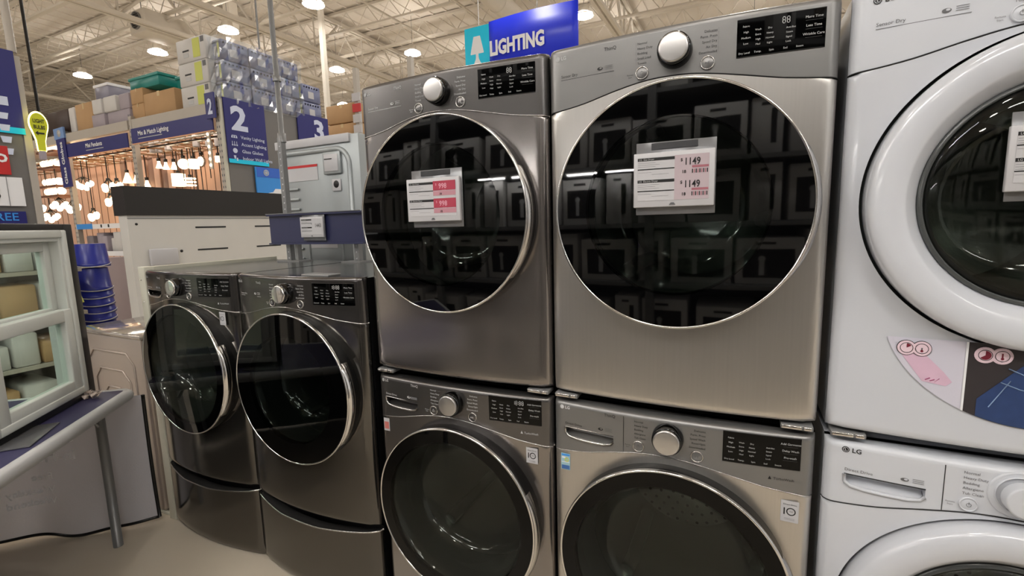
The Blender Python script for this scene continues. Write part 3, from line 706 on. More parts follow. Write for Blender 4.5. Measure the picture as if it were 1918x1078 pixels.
# ---------------------------------------------------------------- table with window display
a = Vector((.656, -.755, 0)); b = Vector((-.755, -.656, 0)); C0 = Vector((-2.205, -.078, 0))
rz = math.atan2(a.y, a.x)                                  # local x runs along a ; local -y runs along b
t = thing('display_table', 'folding table with rounded grey edge, purple-blue top and grey legs, at the left', 'table', C0, rz)
L_, D_ = 1.75, .95
g = MB(); g.box((.015, -D_ + .015, .725), (L_ - .015, -.015, .748), mat('purple_blue_top', (.21, .20, .33), .5, noise=.15, nscale=12)); g.build('tabletop', t)
g = MB(); P = []
for cx_, cy_, a0 in ((L_ - .05, -.05, 0), (.05, -.05, pi / 2), (.05, -D_ + .05, pi), (L_ - .05, -D_ + .05, 3 * pi / 2)):
    for i in range(7): q = a0 + pi / 2 * i / 6; P.append((cx_ + .035 * cos(q), cy_ + .035 * sin(q), .724))
g.tube(P, .028, greyedge, 10, True); g.build('table_edge', t)
g = MB(); g.grid(lambda x, v: (x, -D_ + .03 + .006 * sin(x * 22), lerp(.012, .715, v)), linsp(.04, L_ - .04, 70), [0, .5, 1], mat('black_skirt_cloth', (.07, .07, .075), .8)); g.build('table_skirt', t)
for (lx_, ly_) in ((.13, -.095), (L_ - .13, -.095), (.13, -D_ + .1), (L_ - .13, -D_ + .1)):
    g = MB(); g.tube([(lx_, ly_, 0), (lx_, ly_, .70)], .020, greymetal, 16); leg = g.build('leg', t)
    g = MB(); g.rbox((lx_ - .035, ly_ - .03, .69), (lx_ + .035, ly_ + .03, .724), greymetal, .004); g.tube([(lx_ + .02, ly_, .62), (lx_ + .09, ly_, .715)], .007, greymetal); g.build('leg_bracket', leg)
# banner hanging at the far end, printed side away (its lettering shows through reversed)
fabric = mat('grey_white_fabric', (.80, .80, .83), .75, bump=.1, bscale=120)
nt = fabric.node_tree; pb_ = nt.nodes['Principled BSDF']; tl = nt.nodes.new('ShaderNodeBsdfTranslucent'); tl.inputs[0].default_value = (.62, .62, .66, 1); mxs = nt.nodes.new('ShaderNodeMixShader'); mxs.inputs[0].default_value = .45
nt.links.new(pb_.outputs[0], mxs.inputs[1]); nt.links.new(tl.outputs[0], mxs.inputs[2]); nt.links.new(mxs.outputs[0], nt.nodes['Material Output'].inputs[0])
t = thing('hanging_banner', 'grey-white fabric banner with black border hanging under the table end', 'banner', C0, rz)
def bx_(wv, v): return -.022 + .018 * sin(wv * 9 + v * 2) * (1 - v) + .01 * sin(wv * 23) * (1 - v)
def zb_(wv): return .010 + .012 * (1 + sin(wv * 11 + 1.2)) + .0 * wv
ws = linsp(-.02, .95, 60)
g = MB(); g.grid(lambda wv, v: (bx_(wv, v), -wv, lerp(zb_(wv), .70, v)), ws, linsp(0, 1, 12), fabric); g.build('cloth', t)
g = MB(); g.tube([(bx_(wv, 0), -wv, zb_(wv)) for wv in ws], .008, blackpl, 6); g.tube([(bx_(-.02, v), .022, lerp(zb_(-.02), .70, v)) for v in linsp(0, 1, 12)], .009, blackpl, 6); g.build('black_border', t)
g = MB(); pr = mat('show_through_print', (.99, .99, 1.0), .8)
for s_, z, h, w0 in (('SCHEDULE', .50, .10, .29), ('In-Home Consult', .41, .075, .29), ('Free', .32, .05, .40), ('Weekday or', .25, .05, .40), ('Weekend', .19, .05, .40)):
    v, f = text_mesh(s_, .01); g.add([(bx_(w0 + p[0] * h, (z + p[1] * h) / .7) + .006, -(w0 + p[0] * h), z + p[1] * h) for p in v], f, pr)
g.build('reversed_lettering', t)
# brochure and crumpled tissue
t = thing('brochure', 'grey glossy brochure lying on the purple table top', 'brochure', C0 + a * .55 + b * .11 + Vector((0, 0, .7495)), rz + .15)
g = MB(); g.rbox((-.12, -.06, 0), (.12, .05, .004), mat('grey_brochure', (.36, .36, .37), .25), .001); g.build('cover', t)
g = MB(); 
for k in range(22):
    r = .018 + .012 * random.random(); x, y = random.uniform(-.06, .06), random.uniform(-.02, .02)
    P = [Vector((x + r * random.uniform(-1, 1), y + r * random.uniform(-1, 1), max(.001, random.uniform(0, .035)))) for _ in range(5)]
    g.add([tuple(p) for p in P], [(0, 1, 2), (2, 3, 0), (3, 4, 1)], mat('tissue_paper', (.78, .72, .68), .8))
tag(g.build('crumpled_paper', loc=C0 + a * .10 + b * .13 + Vector((0, 0, .75))), 'crumpled beige paper scraps beside the window on the table', 'paper')
# window unit
Cw = Vector((-2.294, -.213, .7485))
t = thing('display_window', 'white double-hung window sample with black outer frame standing on the table', 'window', Cw, rz)
def fr(mb, x0, z0, x1, z1, wd, y0, y1, m, r=.004):
    mb.rbox((x0, y0, z0), (x0 + wd, y1, z1), m, r); mb.rbox((x1 - wd, y0, z0), (x1, y1, z1), m, r)
    mb.rbox((x0 + wd - .002, y0, z0), (x1 - wd + .002, y1, z0 + wd), m, r); mb.rbox((x0 + wd - .002, y0, z1 - wd), (x1 - wd + .002, y1, z1), m, r)
X1 = .60
g = MB(); fr(g, -.028, 0, X1 + .04, .812, .062, -.10, .004, blackframe); g.build('outer_frame', t)
g = MB(); fr(g, .032, .03, X1 + .01, .785, .034, -.09, .012, vinyl, .006); fr(g, .060, .055, X1 - .02, .755, .02, -.085, .002, vinyl, .004); g.build('main_frame', t)
g = MB(); fr(g, .078, .40, X1 - .04, .735, .042, -.07, -.035, vinyl); sash = g.build('upper_sash', t)
g = MB(); g.box((.115, -.053, .435), (X1 - .075, -.049, .70), clearglass); g.build('upper_pane', sash)
g = MB(); fr(g, .070, .05, X1 - .03, .432, .055, -.035, .008, vinyl, .005); sash = g.build('lower_sash', t)
g = MB(); g.box((.12, -.016, .10), (X1 - .08, -.012, .38), clearglass); g.build('lower_pane', sash)

# ---------------------------------------------------------------- blue buckets and ribbons
bk = None
bx0, by0 = -4.78, .90
lvls = [.602 + .068 * i for i in range(7)]
for i, z in enumerate(lvls + [1.226]):
    lab = 'blue bucket with wire handle in a tall upside-down stack beyond the window'
    if i == len(lvls): lab = 'blue bucket on top of the tall bucket stack beyond the window'
    loc = (bx0 + random.uniform(-.006, .006), by0 + random.uniform(-.006, .006), z)
    if bk is None:
        bk = thing('bucket', lab, 'bucket', loc, 0, 'blue buckets stacked beyond the window'); bk.scale = (.86, .86, 1)
        MB().lathe([(.148, 0), (.152, .004), (.150, .03), (.144, .032), (.128, .20), (.124, .205), (0, .205)], bluebucket, (0, 0, 0), 'Z', 32).build('pail', bk)
        g = MB(); g.tube([(.153 * cos(q), .153 * sin(q), .030 - .028 * sin((q - radians(250)) / radians(176) * pi)) for q in linsp(radians(250), radians(426), 24)], .0045, labelwhite, 6); g.build('wire_handle', bk)
    else:
        c = bk.copy(); COL.objects.link(c); c.location = loc; c.rotation_euler = (0, 0, random.uniform(-.08, .08)); c['label'] = lab
        for ch in bk.children: d = ch.copy(); COL.objects.link(d); d.parent = c
t = thing('bucket_stand', 'low dark stand carrying the stack of blue buckets', 'stand', (bx0, by0, 0))
g = MB(); g.rbox((-.17, -.17, 0), (.17, .17, .598), blackpl, .01); g.build('crate', t)
t = thing('ribbon_bunch', 'bunch of yellow, blue and silver mop strings hanging beside the blue buckets', 'mop', (-4.35, .55, .6))
g1 = MB(); g2 = MB(); g3 = MB()
for k in range(34):
    x, y = random.uniform(-.05, .06), random.uniform(-.05, .05); z1 = random.uniform(.80, .90); z0 = random.uniform(.15, .45)
    P = [(x * (.4 + .9 * v) + .015 * sin(v * 14 + k) + .04 * v, y * (.4 + .9 * v), lerp(z1, z0, v)) for v in linsp(0, 1, 12)]
    (g1 if k % 3 == 0 else g2 if k % 3 == 1 else g3).tube(P, .008, (olive if k % 3 == 0 else skyblue if k % 9 == 1 else mat('silver_ribbon', (.66, .68, .72), .3, .4)) if k % 3 != 2 else olive, 5)
g1.build('yellow_strings', t); g2.build('silver_strings', t); g3.build('pale_strings', t)
g = MB(); g.tube([(0, 0, -.6), (0, 0, .95)], .012, labelwhite); g.build('pole', t)

# ---------------------------------------------------------------- aisle 2 rack (runs along x, faces the camera)
RY0, RY1 = 3.0, 4.8; XE = -5.87
ups = [-5.95, -8.05, -10.15, -12.25, -14.35]
def upright(x, y, zt=3.28, label=''):
    t = thing('rack_upright', label, 'rack upright', (x, y, 0), 0, 'beige steel uprights of the lighting rack')
    g = MB(); g.box((-.045, 0, 0), (.045, .07, zt), rackbeige)
    for k in range(int(zt / .08)): g.box((-.03, -.002, .1 + k * .08), (-.015, 0, .13 + k * .08), inkgrey); g.box((.015, -.002, .1 + k * .08), (.03, 0, .13 + k * .08), inkgrey)
    g.build('slotted_post', t); MB().box((-.07, -.02, 0), (.07, .10, .012), rackbeige).build('foot_plate', t)
for i, x in enumerate(ups):
    upright(x, RY0, 3.30, 'beige slotted steel upright of the lighting rack, front row')
    upright(x, RY1 - .07, 3.30, 'beige slotted steel upright of the lighting rack, back row')
for i in range(4):
    x1, x0 = ups[i] - .045, ups[i + 1] + .045
    wh = ['nearest to the number 2 sign', 'above the mini pendants', 'above the glass globes', 'at the far left'][i]
    t = thing('rack_beam', 'beige rack beam %s' % wh, 'rack beam', (x0, RY0, 3.10)); MB().box((0, -.02, 0), (x1 - x0, .05, .14), rackbeige).build('beam', t)
    MB().box((-.02, -.025, -.03), (.03, .0, .17), rackbeige).build('end_plate', t)
    t = thing('rack_deck', 'wire and board storage deck %s' % wh, 'rack deck', (x0, RY0 + .05, 3.20)); g = MB()
    g.box((0, 0, 0), (x1 - x0, 1.66, .03), rackbeige); g.build('deck_board', t); MB().box((0, 1.66, -.1), (x1 - x0, 1.72, .03), rackbeige).build('rear_beam', t)
    # warm backing panels
    t = thing('backing_wall', 'warm display backing boards with upright seams, rack bay %s' % wh, 'display wall', (x0, 3.90, .3)); g = MB(); g.box((0, 0, 0), (x1 - x0, .03, 2.8), woodpanel)
    for k in range(9): g.box((k * .235, -.006, 0), (k * .235 + .012, 0, 2.8), mat('board_seam', (.42, .32, .26), .6))
    g.build('boards', t)
    # lighting grid with struts
    t = thing('hanging_grid', 'wire hanging grid for pendants %s' % wh, 'display grid', (x0, RY0 + .12, 2.86)); g = MB()
    for k in range(10): g.bar((k * .22, 0, .02 * (k % 3)), (k * .22, .75, .02 * (k % 2)), .012, mat('tan_slat', (.60, .46, .34), .5))
    for k in range(4): g.bar((0, k * .25, .02), (x1 - x0, k * .25, .02), .012, trusswhite)
    g.build('slats', t)
    MB().box((.0, .05, -.02), (x1 - x0, .07, .0), blackframe).build('black_rail', t)
    la = bpy.data.lights.new('bay_fill', 'AREA'); la.shape = 'RECTANGLE'; la.size = 1.8; la.size_y = .1; la.energy = 10; la.color = (1, .80, .64)  # invented warm fill, added to light the bay from under the beam
    lo = bpy.data.objects.new('bay_fill_area', la); COL.objects.link(lo); lo.location = ((x0 + x1) / 2, RY0 + .2, 3.05)
    lo.rotation_euler = (radians(25), 0, 0); t2 = thing('added_bay_fill', 'unseen warm fill light added under the rack beam %s' % wh, 'lamp', ((x0 + x1) / 2 - .9, RY0 + .17, 3.16)); MB().box((0, 0, 0), (1.8, .06, .04), trusswhite).build('lamp_body', t2); 
    lo.parent = t2; lo.location = (.9, .03, -.01)
def header(x0, x1, z0, z1, y, txt, sub, label, tx):
    t = thing('header_sign', label, 'sign', (x0, y, z0)); MB().box((0, 0, 0), (x1 - x0, .015, z1 - z0), navy).build('sign_board', t)
    g = MB(); g.text(txt, (z1 - z0) * .42, inkwhite, (tx, -.003, (z1 - z0) * .48), bold=.02); g.box((tx, -.003, (z1 - z0) * .26), (tx + sub, -.002, (z1 - z0) * .31), inklight); g.build('sign_lettering', t)
    MB().box((0, -.004, -.012), (x1 - x0, .018, 0), mat('peach_edge', (.86, .62, .45), .4)).build('bottom_edge', t)
header(-8.0, -6.02, 2.88, 3.10, RY0 - .03, 'Mix & Match Lighting', .62, 'navy header sign reading Mix & Match Lighting under the rack beam', .18)
header(-10.0, -8.12, 2.84, 3.06, RY0 - .03, 'Mini Pendants', .55, 'navy header sign reading Mini Pendants under the rack beam', .62)
t = thing('blade_sign', 'narrow vertical purple sign reading Glass Globes with a light blue cap', 'sign', (-10.28, 2.956, 2.34)); t.rotation_euler = (0, radians(-2), 0)
MB().box((0, 0, 0), (.30, .02, .82), navy).build('sign_board', t); MB().box((-.03, -.003, .82), (.31, .024, 1.00), mat('pale_blue_cap', (.45, .58, .78), .4)).build('cap', t)
g = MB(); g.text('Glass Globes', .135, inkwhite, (.20, -.004, .05), X=(0, 0, 1), Y=(-1, 0, 0), bold=.02); g.lathe([(0, -.006), (.06, -.006), (.06, 0)], inklight, (.15, 0, .91), 'Y', 20); g.build('lettering', t)
# pendants and shades
def at(px, py, y):
    d = F + R * ((px - 959) / 889.96) - U * ((py - 539) / 889.96); o = Vector((0.505, -1.31094, 1.50772)); return o + d * ((y - o.y) / d.y)
def pendant(px, py, shape, size, label, hot=False, y=3.62):
    size = size * .78; p = at(px, py, y); t = thing('pendant_lamp' if shape != 'cluster' else 'chandelier', label, 'lamp', p, 0, 'lit lamps in the lighting display'); G = warmhot if hot else warmglow; s = size
    if shape == 'cone': MB().lathe([(.02, s), (s * .35, s * .5), (s * .8, -s * .8), (0, -s * .78)], G, (0, 0, 0), 'Z', 16).build('shade', t)
    elif shape == 'drum': MB().lathe([(0, s), (s, s), (s, -s), (0, -s)], G, (0, 0, 0), 'Z', 20, smooth=False).build('shade', t)
    elif shape == 'globe': MB().lathe([(s * sin(q), s * cos(q)) for q in linsp(0.01, pi, 12)], G, (0, 0, 0), 'Z', 16).build('shade', t)
    elif shape == 'disc': MB().lathe([(0, -.03), (s * .9, -.03), (s, 0), (0, .01)], G, (0, 0, 0), 'Y', 24).build('shade', t); MB().lathe([(s, -.02), (s * 1.2, 0), (s, .02)], bright, (0, 0, 0), 'Y', 24).build('rim', t)
    elif shape == 'rings':
        for k in range(3): MB().lathe([(s, 0), (s * 1.1, s * .15), (s, s * .3), (s * .9, s * .15), (s, 0)], G, (0, 0, (k - 1) * s * .7), 'Z', 20).build('ring', t)
    elif shape == 'cluster':
        n_ = max(4, int(s / .035))
        for k in range(min(n_, 9)):
            q = 2 * pi * k / min(n_, 9); c_ = (s * .8 * cos(q), s * .4 * sin(q), .04 * sin(k * 2.1)); MB().lathe([(.048 * sin(v), .055 * cos(v)) for v in linsp(.01, pi, 8)], G, c_, 'Z', 10).build('bulb', t)
            MB().bar((0, 0, .16), (c_[0], c_[1], c_[2] + .06), .008, blackframe).build('arm', t)
    z = 2.88 - p.z
    if z > .1: MB().tube([(0, 0, (s if shape != 'cluster' else .16)), (0, 0, z)], .009, blackframe, 6).build('cord', t); MB().lathe([(.0, .06), (.03, .05), (.03, 0), (0, 0)], blackframe, (0, 0, (s if shape not in ('cluster', 'disc') else .1)), 'Z', 10).build('socket_cap', t)
PE = [
 (298, 309, 'cone', .085, 'leftmost of three small white cone pendants in the display'), (311, 311, 'cone', .085, 'middle of three small white cone pendants in the display'), (326, 311, 'cone', .085, 'rightmost of three small white cone pendants in the display'),
 (344, 307, 'globe', .11, 'amber globe pendant right of the three small cones'), (363, 307, 'drum', .095, 'white drum pendant between the amber globe and the round disc lamp'), (378, 302, 'disc', .10, 'round disc lamp right of the white drum pendant'),
 (335, 337, 'drum', .13, 'large bright cylinder shade just above the black header'), (357, 342, 'rings', .10, 'stacked ring lamp right of the large bright cylinder shade'),
 (239, 334, 'cone', .13, 'cone shade left of the rack upright'), (256, 336, 'cone', .10, 'small cone shade just right of the rack upright'), (276, 346, 'cone', .10, 'cone pendant low over the left end of the black header'),
 (409, 298, 'drum', .06, 'tall narrow lit tube lamp by the right upright'), (428, 346, 'globe', .075, 'single bright bulb low at the end of the rack')]
for q in PE: pendant(*q)
CL = [(153, 291, .30, 3.35, 'bright chandelier high at the left end of the mini pendants'), (157, 347, .28, 3.3, 'large bright chandelier at mid height left of the backing boards'), (204, 350, .20, 3.4, 'small cluster of lit bulbs left of the black header'), (220, 350, .14, 3.3, 'cluster of lit bulbs touching the top left of the black header'),
 (208, 377, .14, 3.4, 'small spotlight pair low, left of the black header'), (138, 390, .22, 3.2, 'glaring chandelier low beneath the Glass Globes sign'), (112, 386, .26, 3.15, 'glaring crystal chandelier left of the upright'), (96, 408, .26, 3.15, 'glaring row of bulbs on the lowest shelf at left'), (76, 392, .14, 3.2, 'small bulb cluster at the far left of the globe shelves'),
 (176, 405, .14, 3.4, 'row of tiny bulbs low in front of the pale panel')]
for px, py, s, y, lab in CL: pendant(px, py, 'cluster', s, lab, True, 3.37 if y > 3.25 else 3.12)
for k, (px, py) in enumerate(((83, 276), (84, 306), (88, 341), (92, 359))):
    p = at(px, py, 3.05); t = thing('globe_shelf', 'display shelf with glowing glass globes, %s of four at the far left' % ['topmost', 'second', 'third', 'lowest'][k], 'shelf', p)
    g = MB(); g.box((-.35, 0, -.10), (.30, .3, -.06), mat('brown_shelf', (.42, .26, .18), .5)); g.build('board', t)
    for j in range(4): MB().lathe([(.07 * sin(v), .07 * cos(v)) for v in linsp(.01, pi, 8)], warmglow, (-.27 + j * .16, .1, .01), 'Z', 10).build('glass_globe', t)
for k, (px, py) in enumerate(((286, 275), (297, 274), (315, 271), (367, 263), (391, 263), (408, 262))):
    p = at(px, py, 3.37); t = thing('hanging_tag', 'small white shade hanging unlit from the grid, %s' % ['first from the left', 'second from the left', 'third from the left', 'fourth from the left', 'fifth from the left', 'rightmost by the upright'][k], 'shade', p)
    MB().lathe([(.03, .08), (.055, -.08)] if k == 2 else [(.05, .08), (.05, -.09)], labelwhite, (0, 0, 0), 'Z', 12).build('shade', t); MB().bar((0, 0, .08), (0, 0, max(.1, 2.88 - p.z)), .006, blackframe).build('cord', t)
for k in range(16):
    x = -7.9 + k * .118; 
    if k % 2 == 0 or k > 11:
        t = thing('sample_cord', 'thin dark pendant cord hanging in front of the warm backing boards', 'cord', (x, 3.62, 2.86 - (.5 + .3 * (k % 3))), 0, 'dark cords in the pendant bay'); MB().tube([(0, 0, 0), (0, 0, .5 + .3 * (k % 3))], .008, blackframe, 5).build('cord_line', t)
for k, x in enumerate((-10.0, -9.72, -9.5, -9.3, -9.1, -8.9, -8.7, -8.5)):
    t = thing('display_board', 'tall hanging sample board in the mini pendants bay', 'board', (x, 3.72 - .02 * (k % 2), 1.9), 0, 'sample boards in the mini pendants bay'); MB().rbox((0, 0, 0), (.16, .02, .95), mat('brown_board', (.50, .38, .32), .5) if k % 2 == 0 else woodpanel, .003).build('board_face', t)

# rack end wall with signs (plane facing +x)
t = thing('end_panel', 'plain grey laminate end wall of the aisle 2 and 3 rack', 'wall panel', (XE, RY0, 0)); MB().box((-.03, .04, 0), (.0, 1.78, 3.27), charcoalwall).build('laminate', t); MB().box((-.03, -.01, 0), (.005, .03, 3.27), creme).build('corner_post', t)
def board(name, label, x, y0, y1, z0, z1, mt, extra=None):
    t = thing(name, label, 'sign', (x, y0, z0)); MB().box((0, 0, 0), (.02, y1 - y0, z1 - z0), mt).build('sign_board', t); g = MB(); extra(g, y1 - y0, z1 - z0); g.build('lettering', t); return t
Yd = (0, 1, 0)
num = mat('sign_pale_white', (.80, .83, .92), .45)
def s2(g, w_, h_):
    g.text('2', .44, num, (.024, .08, h_ - .40), X=Yd, bold=.035, sx=1.1)
    for k, s_ in enumerate(('Vanity Lighting', 'Accent Lighting', 'Glass Globes', 'Indoor Wall Lights')):
        z = h_ - .52 - k * .095; g.text(s_, .062, num, (.024, .20, z), X=Yd, bold=.01)
    z = h_ - .52
    for j in range(3): g.prism([(.06 + j * .032, z), (.085 + j * .032, z), (.08 + j * .032, z + .028), (.065 + j * .032, z + .028)], .002, num, (.022, 0, 0), Yd, (0, 0, 1))
    g.box((.022, .07, z + .03), (.024, .14, z + .038), num); z -= .095
    for j in range(3): g.box((.022, .065 + j * .032, z), (.024, .072 + j * .032, z + .05), num); g.box((.022, .06 + j * .032, z - .01), (.024, .08 + j * .032, z + .01), num)
    z -= .095; g.lathe([(0, .024), (.034, .024)], num, (0, .10, z + .02), 'X', 20); z -= .095
    g.prism([(.07, z + .05), (.105, z + .05), (.10, z + .005), (.08, z + .005)], .002, num, (.022, 0, 0), Yd, (0, 0, 1)); g.box((.022, .11, z - .02), (.024, .13, z + .02), num)
    g.box((.021, 0, -.0), (.023, w_, .055), cyan)
board('aisle_sign', 'navy aisle sign with a big white 2 on the grey rack end', XE + .01, 3.03, 3.64, 2.44, 3.30, navy, s2)
board('aisle_sign', 'navy aisle sign with a white 3 at the far side of the rack end', XE + .01, 4.22, 4.84, 2.52, 3.33, navy, lambda g, w_, h_: g.text('3', .42, num, (.024, .30, h_ - .36), X=Yd, bold=.035, sx=1.1))
t = thing('aisle_sign', 'narrow navy sign with a small 2 facing the aisle beside the big 2', 'sign', (-6.08, 2.93, 3.02)); MB().box((0, 0, 0), (.19, .02, .33), navy).build('sign_board', t); g = MB(); g.text('2', .27, num, (.05, -.004, .06), bold=.035, sx=.75); g.build('lettering', t)
def poster(g, w_, h_):
    g.box((.02, .02, h_ * .70), (.023, w_, h_), mat('deep_blue_print', (.20, .40, .80), .4)); 
    v = [(.10 + 0, .02), (w_, .0), (w_, .17), (.30, .17), (.26, .12), (.16, .10), (.12, .05)]
    g.prism(v, .003, inkwhite, (.022, 0, 0), Yd, (0, 0, 1)); g.lathe([(0, .026), (.045, .026)], inklight, (0, .17, h_ * .84), 'X', 20); g.lathe([(.025, .028), (.032, .028)], skyblue, (0, .17, h_ * .84), 'X', 20)
board('poster', 'bright blue poster with a round emblem and white cloud on the grey rack end', XE + .02, 3.40, 3.95, 1.95, 2.42, skyblue, poster)
t = thing('spot_strip', 'column of small round spots lit beside the rack end post', 'lamp', (-6.35, 3.1, 2.2))
for k in range(6): MB().lathe([(0, -.01), (.022, -.01), (.022, .01)], warmglow, (0, 0, k * .085 + .25), 'Y', 10).build('spot_lens', t)
MB().box((-.03, 0, .2), (.03, .02, .76), trusswhite).build('spot_bar', t)

# stock on the rack tops: (px0, px1 at front face, z0, z1, depth, y, material, label)
def carton(x0, x1, y0, y1, z0, z1, m, label, cat='box', name='carton', group=None, kind=0, rz_=0):
    t = thing(name, label, cat, (x0, y0, z0), rz_, group); w_, d_, h_ = x1 - x0, y1 - y0, z1 - z0
    MB().rbox((0, 0, 0), (w_, d_, h_), m, min(.012, h_ * .05), 1).build('carton_body', t)
    if kind == 'tape':
        g = MB(); g.box((w_ * .46, -.002, h_ * .8), (w_ * .54, 0, h_), tape); g.box((w_ * .46, -.001, h_ - .001), (w_ * .54, d_, h_ + .002), tape); g.build('tape_strip', t)
    if kind == 'label':
        g = MB(); g.box((w_ * .58, -.003, h_ * .12), (w_ * .82, 0, h_ * .92), olive); g.box((w_ * .22, -.003, h_ * .45), (w_ * .44, 0, h_ * .52), ink); g.box((w_ * .24, -.003, h_ * .2), (w_ * .42, 0, h_ * .4), inklight); g.box((w_ * .86, -.003, h_ * .7), (w_ * .97, 0, h_ * .93), inkgrey); g.build('printed_label', t)
    if kind == 'lid':
        MB().rbox((-.015, -.015, h_ - .03), (w_ + .015, d_ + .015, h_ + .012), inkwhite if m is not teal else teal, .006).build('lid', t)
    if kind == 'blue':
        g = MB()
        for sx_ in range(2):
            for j in range(6): g.lathe([(0, -.004), (.013, -.004)], inkwhite, (w_ * (.1 + .14 * j), 0, h_ * .84), 'Y', 8); g.lathe([(0, .004), (.013, .004)], inkwhite, (w_, d_ * (.1 + .14 * j), h_ * .84), 'X', 8)
        g.box((w_ * .2, -.004, h_ * .2), (w_ * .5, 0, h_ * .65), labelwhite); g.box((w_, d_ * .3, h_ * .2), (w_ + .004, d_ * .6, h_ * .6), labelwhite); g.box((w_ * .6, -.004, h_ * .1), (w_ * .8, 0, h_ * .9), olive); g.build('printed_label', t)
    return t
ZD_ = 3.245
carton(-10.72, -10.0, 3.05, 3.7, ZD_ + .05, ZD_ + .42, mat('dark_brown_box', (.22, .15, .12), .5), 'dark brown box at the left end of the rack top')
carton(-9.97, -9.78, 3.05, 3.6, ZD_ + .02, ZD_ + .42, whitebox, 'narrow white box next to the dark brown box on the rack top')
carton(-9.74, -9.20, 3.05, 3.7, ZD_ - .02, ZD_ + .44, cardboard, 'upright brown carton left of the lilac boxes on the rack top', kind='tape')
carton(-9.18, -8.80, 3.02, 3.4, ZD_ - .01, ZD_ + .20, lilac, 'low dark lilac box under the small white box on the rack top')
carton(-9.08, -8.80, 3.0, 3.3, ZD_ + .20, ZD_ + .42, whitebox, 'small white box with black mark on the lilac boxes'); 
carton(-8.76, -8.12, 3.05, 3.5, ZD_ - .01, ZD_ + .20, lilac, 'lowest lilac carton of the middle stack on the rack top')
carton(-8.78, -8.42, 3.02, 3.4, ZD_ + .20, ZD_ + .43, whitebox, 'pale carton halfway up the lilac stack on the rack top')
carton(-8.38, -8.10, 3.05, 3.5, ZD_ + .20, ZD_ + .43, lilac, 'lilac carton beside the pale carton in the middle stack')
carton(-9.04, -8.64, 3.05, 3.5, ZD_ + .43, ZD_ + .64, mat('clear_grey_tote', (.55, .54, .60), .3), 'grey storage tote with white lid topmost of the lilac stack', kind='lid', name='storage_tote')
carton(-8.05, -7.72, 3.05, 3.9, ZD_ - .01, ZD_ + .23, cardboard, 'lower small brown carton just right of the rack post', kind='tape')
carton(-8.05, -7.72, 3.05, 3.9, ZD_ + .23, ZD_ + .45, cardboard, 'upper small brown carton just right of the rack post', kind='tape')
carton(-7.68, -6.90, 3.03, 4.2, ZD_ - .01, ZD_ + .33, cardboard, 'long wide brown carton on the middle of the rack top', kind='tape')
carton(-8.12, -7.36, 3.1, 4.0, ZD_ + .452, ZD_ + .62, teal, 'large teal storage tote behind the brown cartons', kind='lid', name='storage_tote')
carton(-7.10, -6.80, 3.2, 3.8, ZD_ + .324, ZD_ + .52, teal, 'small teal storage tote next to the white cartons', kind='lid', name='storage_tote')
for k in range(3):
    carton(-6.74, -6.10, 3.03, 3.75, ZD_ - .02 + k * .31, ZD_ + .285 + k * .31, whitebox, '%s tall white carton with yellow label at the rack corner' % ['lowest', 'middle', 'topmost'][k], kind='label')
bluebox = mat('blue_white_box', (.46, .48, .60), .35, noise=.35, nscale=14)
for iy in range(3):
    for k in range(3):
        y0 = 3.10 + iy * .42
        carton(-6.06, -5.55 if 0 else -5.88, y0, y0 + .40, ZD_ + .03 + k * .27, ZD_ + .03 + k * .27 + .26, bluebox, 'shrink-wrapped blue and white case on the rack end, %s column, %s tier' % (['front', 'middle', 'rear'][iy], ['bottom', 'middle', 'top'][k]), kind='blue', group='shrink-wrapped blue cases on the rack end', name='wrapped_case')
for k in range(2):
    carton(-6.06, -5.86, 4.38, 4.74, ZD_ + .03 + k * .27, ZD_ + .03 + k * .27 + .26, bluebox, 'unwrapped blue case in the last column on the rack end, %s' % ['lower', 'upper'][k], kind='blue', group='shrink-wrapped blue cases on the rack end', name='wrapped_case')
g = MB(); n_ = 26
random.seed(3)
zs_ = linsp(ZD_ + .0, ZD_ + .86, 12); us_ = linsp(0, 1, n_)
def wr(u, z):
    e = random.uniform(0, .022)
    if u < .18: return (lerp(-6.09, -5.84, u / .18), 3.075 - e, z)
    return (-5.855 + e, lerp(3.075, 4.37, (u - .18) / .82), z)
g.grid(wr, us_, zs_, wrap, smooth=False); tag(g.build('stretch_wrap'), 'clear wrinkled stretch film around the blue and white cases', 'film')
# lower shelf stock under the lighting bays
for k, z in enumerate((1.66, 1.20, .78, .40)):
    t = thing('stock_shelf', 'beige shelf with white price rail, %s of four beneath the lighting bays' % ['topmost', 'second', 'third', 'lowest'][k], 'shelf', (-10.1, 3.0, z)); MB().box((0, 0, -.03), (2.0, .85, 0), rackbeige).build('shelf_board', t)
    g = MB(); g.box((0, -.02, -.05), (2.0, 0, .03), inkwhite)
    if k == 0: g.box((.02, -.024, -.05), (.55, -.02, .04), skyblue); g.box((.82, -.024, -.03), (.86, -.02, .02), ink); g.box((1.05, -.024, -.03), (1.09, -.02, .02), ink)
    g.build('price_rail', t)
MB_ = MB(); MB_.box((-10.1, 3.86, .2), (-8.0, 3.89, 1.66), mat('dark_shelf_back', (.20, .13, .12), .7)); tag(MB_.build('backboard'), 'dark board behind the shelves below the lighting bays', 'panel')
random.seed(11)
for row, (zb_s, zt_s) in enumerate(((1.20, .40), (.78, .36), (.40, .30))):
    x = -9.95; k = 0
    while x < -8.35:
        w_ = random.uniform(.16, .30); h_ = random.uniform(.5, .92) * zt_s
        carton(x, x + w_, 3.04 + .05 * (k % 2), 3.5, zb_s + .002, zb_s + h_, random.choice([whitebox, lilac, whitebox, mat('grey_stock_box', (.45, .42, .44), .6)]), 'small stock box in the %s shelf row below the lighting bays' % ['top', 'middle', 'bottom'][row], group='small stock boxes on the %s shelf' % ['top', 'middle', 'bottom'][row]); x += w_ + .02; k += 1
